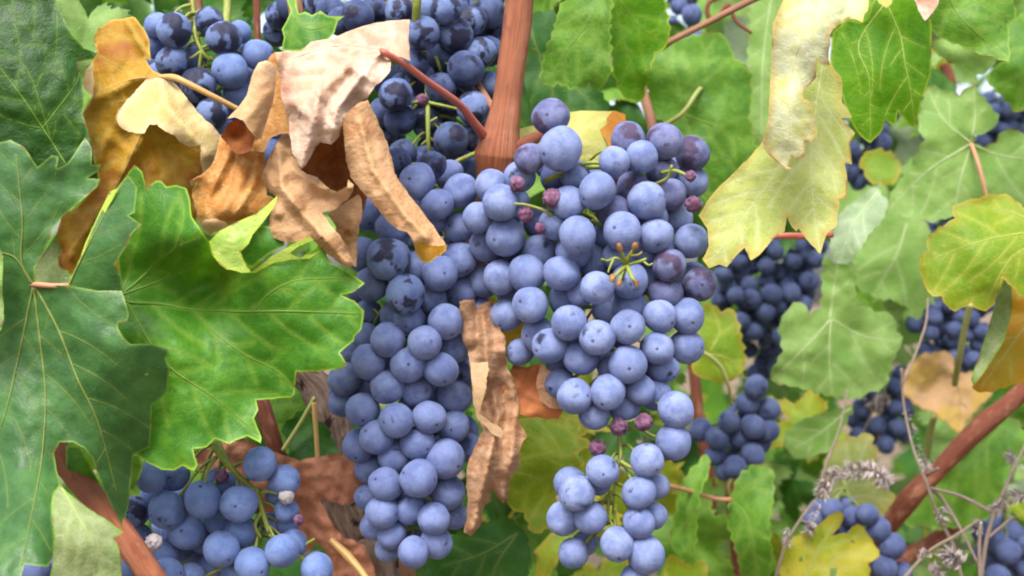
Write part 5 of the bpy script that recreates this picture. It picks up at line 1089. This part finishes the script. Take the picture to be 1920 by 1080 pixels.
# the old trunk behind the long bunch, down to the soil
tp = [P(560, 690, .70), P(600, 740, .70), P(625, 830, .70), P(645, 920, .70), P(680, 1020, .70), P(700, 1150, .70)]
tp += [Vector((tp[-1].x + .02, .71, .3)), Vector((tp[-1].x + .03, .71, -.02))]
g = Geo()
c = catmull(tp, 12)
kp = TH / 960 * .70
w = [26, 34, 40, 46, 54, 60, 75, 90]
R = [np.interp(i / (len(c) - 1) * (len(w) - 1), range(len(w)), w) * kp for i in range(len(c))]
g.tube(c, R, seg=40, rough=.16, seed=2.0)
vine = empty("old_grapevine", Vector(tp[-1]))
tag(vine, "rough grey brown vine trunk standing behind the long bunch", "grapevine")
g.link("trunk", BARK, vine, Vector(tp[-1]))
gp = Geo()
gp.tube([Vector((P(735, 1040, .74).x, .74, -.02)), Vector((P(735, 1040, .74).x, .74, .5)), P(733, 1010, .74), P(731, 960, .74)], [.013, .013, .0125, .012], seg=16, rough=.05)
tag(gp.link("vineyard_stake", CANE_T, None, Vector((P(735, 1040, .74).x, .74, 0))), "straight brown stake standing under the tip of the long bunch", "stake")

# ------------------------------------------------------------------ dry weeds, lower right
def weed(label, main, w, heads=(), branches=(), seed=1, d=0.8):
    rg = random.Random(seed)
    root = empty("dry_weed", P(main[-1][0], main[-1][1], main[-1][2]))
    tag(root, label, "dry weed", "dry grey weeds at the lower right")
    g = Geo()
    kp = TH / 960
    c = catmull([P(*p) for p in main], 8)
    g.tube(c, [w * .36 * kp * d * (0.6 + .4 * i / len(c)) for i in range(len(c))], seg=8, rough=.12, seed=seed)
    for b, bw in branches:
        cb = catmull([P(*p) for p in b], 6)
        g.tube(cb, [bw * .5 * kp * d * (1 - .4 * i / len(cb)) for i in range(len(cb))], seg=6, rough=.12, seed=seed + .3)
    g.link("stem", STRAW, root, root.location.copy())
    for hp, hw, n in heads:
        ch = [Vector(p) for p in catmull([P(*p) for p in hp], 10)]
        V, F, T = [], [], []
        for _ in range(int(n * 1.8)):
            i = rg.randrange(len(ch) - 1)
            p = ch[i].lerp(ch[i + 1], rg.random())
            t = (ch[i + 1] - ch[i]).normalized()
            r = Vector((rg.gauss(0, 1), rg.gauss(0, 1), rg.gauss(0, 1)))
            r = (r - t * r.dot(t)).normalized()
            ax = (r * 1.0 + t * rg.uniform(.1, .8)).normalized()
            L = hw * kp * d * rg.uniform(.5, 1.1); Wd = L * rg.uniform(.09, .18)
            sdv = ax.cross(t).normalized() * Wd
            o = len(V)
            nn = ax.cross(sdv).normalized() * L * .15
            V += [p, p + ax * L * .5 + sdv + nn, p + ax * L, p + ax * L * .5 - sdv + nn]
            F += [(o, o + 1, o + 2), (o, o + 2, o + 3)]
            T += [tuple(v * 100) for v in V[o:]]
        link_mesh("seed_head", V, F, FLUFF, root, root.location.copy(), smooth=False, attrs={"tp": ('FLOAT_VECTOR', T)})
    return root

weed("dry grey flower spike arching over the faded yellow green leaf", [(1665, 905, .80), (1640, 882, .79), (1600, 880, .79), (1560, 892, .79), (1535, 930, .79), (1500, 975, .79), (1470, 1030, .79), (1445, 1120, .80)], 8,
     heads=[([(1668, 912, .80), (1640, 884, .79), (1600, 882, .79), (1562, 892, .79), (1540, 925, .79)], 24, 170), ([(1535, 940, .79), (1522, 985, .79), (1512, 1000, .79)], 16, 50), ([(1475, 990, .79), (1478, 1020, .79)], 14, 30)],
     branches=[([(1535, 930, .79), (1545, 880, .79), (1575, 800, .80), (1588, 730, .81)], 6), ([(1500, 975, .79), (1515, 980, .79), (1522, 985, .79)], 4)], seed=2)
weed("tall dry grey stalk crossing in front of the slanting red cane", [(1690, 690, .82), (1695, 760, .82), (1712, 840, .81), (1735, 900, .80), (1760, 970, .80), (1790, 1030, .80), (1810, 1120, .80)], 11,
     heads=[([(1700, 770, .82), (1725, 850, .81), (1740, 880, .80)], 15, 45), ([(1765, 950, .80), (1770, 985, .80)], 18, 24)], branches=[([(1690, 720, .82), (1710, 680, .83), (1735, 610, .84), (1740, 560, .85)], 6), ([(1738, 890, .80), (1760, 878, .79)], 8)], seed=3)
weed("dark dry branched stalk at the bottom right corner", [(1935, 810, .82), (1900, 880, .81), (1872, 945, .80), (1850, 1010, .80), (1835, 1120, .80)], 13,
     heads=[([(1920, 925, .80), (1890, 935, .80), (1865, 955, .80)], 20, 70), ([(1840, 975, .80), (1828, 1000, .80)], 18, 30), ([(1905, 850, .80), (1890, 860, .80)], 18, 26)],
     branches=[([(1866, 955, .80), (1900, 940, .80), (1960, 920, .80)], 9), ([(1850, 1010, .80), (1880, 985, .80), (1900, 968, .80)], 7), ([(1860, 960, .80), (1800, 930, .81), (1745, 915, .82)], 9), ([(1745, 915, .82), (1770, 940, .82), (1800, 990, .81), (1835, 1060, .80)], 9)], seed=4)
weed("pale dry stalk slanting along the bottom edge at the right", [(1835, 975, .78), (1790, 1005, .78), (1740, 1035, .78), (1690, 1090, .78)], 10,
     heads=[([(1800, 1060, .78), (1785, 1040, .78), (1770, 1050, .78)], 26, 80), ([(1745, 1075, .78), (1760, 1068, .78)], 22, 40), ([(1720, 1050, .78), (1740, 1035, .78)], 14, 26)], branches=[([(1840, 1110, .78), (1836, 1040, .78), (1838, 985, .78)], 9)], seed=5)
weed("little white dry weed tuft above the dark shaded bunch", [(1662, 740, 1.02), (1650, 755, 1.02), (1635, 775, 1.02), (1610, 830, 1.03)], 6, heads=[([(1670, 748, 1.02), (1650, 750, 1.02), (1638, 765, 1.02)], 22, 60)], seed=6, d=1.0)

# ------------------------------------------------------------------ leaves of the thicket behind, each its own
def generic_leaf(seed):
    rg = random.Random(seed)
    lob = [(0, 1.0, .34), (52, .9, .32), (-52, .9, .32), (108, .72, .42), (-108, .72, .42)]
    lob = [(a + rg.uniform(-5, 5), r * rg.uniform(.92, 1.08), w) for a, r, w in lob]
    n = 110
    pts = []
    for i in range(n):
        th = -180 + 360 * (i + .5) / n
        s = 0.0
        for a, r, w in lob:
            dd = (th - a + 180) % 360 - 180
            s += (r * math.exp(-(math.radians(dd) / w) ** 2 * .5)) ** 4
        r = max(s ** .25, .52 if abs(th) < 150 else .52 * max(.16, (180 - abs(th)) / 30))
        r *= 1 + (0.12 if i % 3 == 0 else -.03) * rg.uniform(.4, 1.3)
        pts.append((r * math.sin(math.radians(th)), r * math.cos(math.radians(th))))
    poly = np.array(pts)
    st = .07
    gx, gy = np.meshgrid(np.arange(-1.2, 1.2, st), np.arange(-1.2, 1.2, st))
    Q = np.stack([gx.ravel(), gy.ravel()], 1)
    Q = Q[inside(Q, poly)]
    Q = Q[seg_dist(Q, poly, np.roll(poly, -1, axis=0)) > .03]
    allp = np.vstack([poly, Q])
    vs, _, fs, _, _, _ = delaunay_2d_cdt([Vector(p) for p in allp], [(i, (i + 1) % n) for i in range(n)], [], 1, 1e-5)
    V2 = np.array([(v.x, v.y) for v in vs])
    ed = seg_dist(V2, poly, np.roll(poly, -1, axis=0))
    prim = [np.array([(0, 0), (r * .92 * math.sin(math.radians(a)), r * .92 * math.cos(math.radians(a)))]) for a, r, w in lob]
    prims = []
    for p in prim:
        prims.append(p)
        t = p[1] / np.linalg.norm(p[1]); nn = np.array([t[1], -t[0]])
        for s in (.3, .5, .7):
            for sd in (-1, 1):
                L = np.linalg.norm(p[1])
                a = p[1] * s; b = a + (t * .8 + nn * sd * .6) * L * (1 - s) * .6
                if inside(b[None], poly)[0]: prims.append(np.array([a, b]))
    vd = seg_dist(V2, [p[0] for p in prims], [p[1] for p in prims])
    cup, fold = rg.uniform(-.35, .25), rg.uniform(-.1, .35)
    def zf(x, y, e):
        return cup * (x * x + y * y) + fold * abs(x) + .12 * noise.noise(Vector((x * 1.8, y * 1.8, seed))) * 1.6 - .18 * max(0, y) ** 2 + .08 * math.exp(-e / .15) * noise.noise(Vector((x * 4, y * 4, seed + 9)))
    V = [(x, y, zf(x, y, e) - .02 * math.exp(-v / .06)) for (x, y), e, v in zip(V2, ed, vd)]
    F = []
    for f in fs:
        a, b, c = (V2[i] for i in f[:3])
        F.append(tuple(f) if (b[0] - a[0]) * (c[1] - a[1]) - (b[1] - a[1]) * (c[0] - a[0]) > 0 else tuple(f)[::-1])
    me = bpy.data.meshes.new("vine_leaf")
    me.from_pydata(V, [], F)
    me.polygons.foreach_set("use_smooth", [True] * len(F))
    for k, arr in (("lp", np.stack([V2[:, 0] * 1.6 + seed, V2[:, 1] * 1.6, np.full(len(V2), seed * 1.0)], 1)),):
        a = me.attributes.new(k, 'FLOAT_VECTOR', 'POINT'); a.data.foreach_set("vector", arr.astype(np.float32).ravel())
    for k, arr in (("vd", vd * 90), ("ed", ed * 90)):
        a = me.attributes.new(k, 'FLOAT', 'POINT'); a.data.foreach_set("value", arr.astype(np.float32).ravel())
    me.materials.append(M_mid)
    return me
GL = [generic_leaf(100 + i) for i in range(7)]

def put_leaf(px, py, d, size_px, roll, pitch, yaw, mat, label, group, rg):
    o = bpy.data.objects.new("vine_leaf", GL[rg.randrange(len(GL))])
    col.objects.link(o)
    s = size_px * TH / 960 * d
    M = Matrix.Translation(P(px, py, d)) @ Matrix.Rotation(math.pi / 2, 4, 'X') @ Matrix.Rotation(math.radians(yaw), 4, 'Y') @ Matrix.Rotation(math.radians(pitch), 4, 'X') @ Matrix.Rotation(math.radians(roll), 4, 'Z') @ Matrix.Scale(s, 4)
    o.matrix_world = M
    o.material_slots[0].link = 'OBJECT'
    o.material_slots[0].material = mat
    tag(o, label, "vine leaf", group)
    return o

# where a bunch hangs in the open no leaf of the thicket grows in front of it
OPEN = [(1345, 470, 1530, 700, 1.12), (1340, 710, 1450, 890, .90), (1720, 575, 1850, 690, 1.13), (1610, 700, 1700, 840, 1.18), (1520, 950, 1690, 1080, .87), (1250, 0, 1310, 80, 1.0), (1845, 190, 1920, 260, 1.15), (1600, 260, 1650, 350, 1.12), (1745, 380, 1800, 480, 1.2), (1850, 990, 1920, 1080, 1.0)]
def thicket(n, xr, yr, dr, size, mats, label, group, seed):
    rg = random.Random(seed)
    done = []
    tries = 0
    while len(done) < n and tries < n * 60:
        tries += 1
        x, y, d = rg.uniform(*xr), rg.uniform(*yr), rg.uniform(*dr)
        if any(math.hypot(x - a, y - b) < size * .55 for a, b in done): continue
        if any(x0 - size * .8 < x < x1 + size * .8 and y0 - size * .8 < y < y1 + size * .8 and d < dd + .07 for x0, y0, x1, y1, dd in OPEN): continue
        done.append((x, y))
        put_leaf(x, y, d, size * rg.uniform(.75, 1.15), 180 + rg.uniform(-75, 75), rg.uniform(-65, 30), rg.uniform(-60, 60), rg.choice(mats), label, group, rg)

thicket(56, (1300, 2000), (-120, 520), (.96, 1.18), 92, [M_soft, M_mid, M_mid, M_soft, M_grey, M_shade, M_yg], "out of focus green leaf in the thicket at the upper right, behind the sharper leaves", "blurred leaves at the upper right", 71)
thicket(60, (1240, 1990), (500, 1150), (.98, 1.22), 88, [M_soft, M_mid, M_mid, M_soft, M_shade, M_yg, M_grey], "out of focus green leaf in the thicket at the lower right, behind canes and weeds", "blurred leaves at the lower right", 72)
thicket(16, (930, 1330), (-60, 520), (.88, 1.05), 130, [M_mid, M_shade, M_mid], "soft green leaf behind the top of the broad bunch, in half shade", "shaded leaves behind the broad bunch", 73)
thicket(22, (880, 1330), (700, 1150), (.86, 1.05), 125, [M_mid, M_soft, M_shade, M_yg], "soft green leaf low behind the broad bunch's tail", "leaves low behind the broad bunch", 74)
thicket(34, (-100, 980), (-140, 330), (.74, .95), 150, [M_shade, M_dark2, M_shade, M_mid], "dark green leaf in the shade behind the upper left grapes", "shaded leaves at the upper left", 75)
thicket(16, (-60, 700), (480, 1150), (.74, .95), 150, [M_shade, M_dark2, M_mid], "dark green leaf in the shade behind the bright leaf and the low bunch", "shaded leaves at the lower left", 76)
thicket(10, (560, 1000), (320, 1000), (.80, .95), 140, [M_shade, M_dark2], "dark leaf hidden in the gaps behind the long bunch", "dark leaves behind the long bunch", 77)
rg = random.Random(5)
for (x, y, d, s, roll, pitch, yaw, m, lab) in [
        (165, 40, .70, 105, 170, -20, 30, M_soft, "soft light green blurred leaf at the top edge, left of the ochre leaf"),
        (225, 90, .76, 80, 200, -40, -20, M_grey, "pale silvery blurred leaf behind the top of the ochre leaf"),
        (1650, 640, .98, 90, 190, -20, 20, M_soft, "soft green blurred leaf right of the pale leaf with the hollow centre"),
        (1700, 520, 1.0, 75, 175, 0, -20, M_soft, "soft green blurred leaf left of the ochre-rimmed leaf")]:
    put_leaf(x, y, d, s, roll, pitch, yaw, m, lab, None, rg)

# ------------------------------------------------------------------ the row's own foliage deeper in, the next row, the soil
def foliage(name, label, n, box, size, mats, seed, group=None):
    """leaf-shaped faces through a volume, too many to count"""
    rg = random.Random(seed)
    V, F, mi, LP = [], [], [], []
    for _ in range(n):
        p = Vector([rg.uniform(a, b) for a, b in box])
        s = size * rg.uniform(.6, 1.2)
        q = Matrix.Rotation(rg.uniform(0, 6.28), 3, 'Z') @ Matrix.Rotation(math.radians(rg.gauss(55, 30)), 3, 'X') @ Matrix.Rotation(rg.uniform(0, 6.28), 3, 'Z')
        o = len(V)
        m = rg.randrange(len(mats))
        ring = []
        for i in range(15):
            th = 2 * math.pi * i / 15
            r = s * (1.0 if i % 3 == 0 else .68)
            if i in (7, 8): r *= .5
            x, y = math.sin(th) * r, math.cos(th) * r
            V.append(p + q @ Vector((x, y, .25 * (x * x + y * y) / s + .15 * abs(x)))); LP.append((x / s * 1.5 + o, y / s * 1.5, seed))
        V.append(p); LP.append((o, 0, seed))
        for i in range(15):
            F.append((o + 15, o + (i + 1) % 15, o + i)); mi.append(m)
    ob = link_mesh(name, V, F, mats, attrs={"lp": ('FLOAT_VECTOR', LP), "vd": ('FLOAT', [30.0] * len(V)), "ed": ('FLOAT', [30.0] * len(V))}, midx=mi)
    return tag(ob, label, "foliage", group, "stuff")

foliage("vine_foliage", "mass of green vine leaves deep inside the row behind the bunches", 900, [(-1.3, 1.3), (1.28, 1.75), (.05, 1.45)], .06, [M_mid, M_soft, M_shade], 81)
foliage("next_row_foliage", "green leaves of the next vine row beyond", 1500, [(-3.5, 3.5), (3.2, 3.9), (.1, 1.8)], .08, [M_mid, M_soft, M_shade], 82)

m, t, bs, outn = nt("soil")
n = N(t)
tcn = n.node("ShaderNodeTexCoord")
f1 = n.noise(tcn.outputs["Object"], 6, 6, .65)
n.link(n.mix(n.ramp(f1, .35, .7), S(120, 98, 76, .6), S(160, 140, 112, .6)), bs.inputs["Base Color"])
bs.inputs["Roughness"].default_value = .95
n.link(n.bump(n.noise(tcn.outputs["Object"], 30, 6, .7), .8, .02), bs.inputs["Normal"])
V, F = [], []
NG = 80
for j in range(NG + 1):
    for i in range(NG + 1):
        x, y = -60 + 120 * i / NG, -60 + 120 * j / NG
        V.append((x, y, .03 * fnoise(x * .7, y * .7, 2)))
for j in range(NG):
    for i in range(NG):
        a = j * (NG + 1) + i
        F.append((a, a + 1, a + NG + 2, a + NG + 1))
tag(link_mesh("ground", V, F, m), kind="structure")
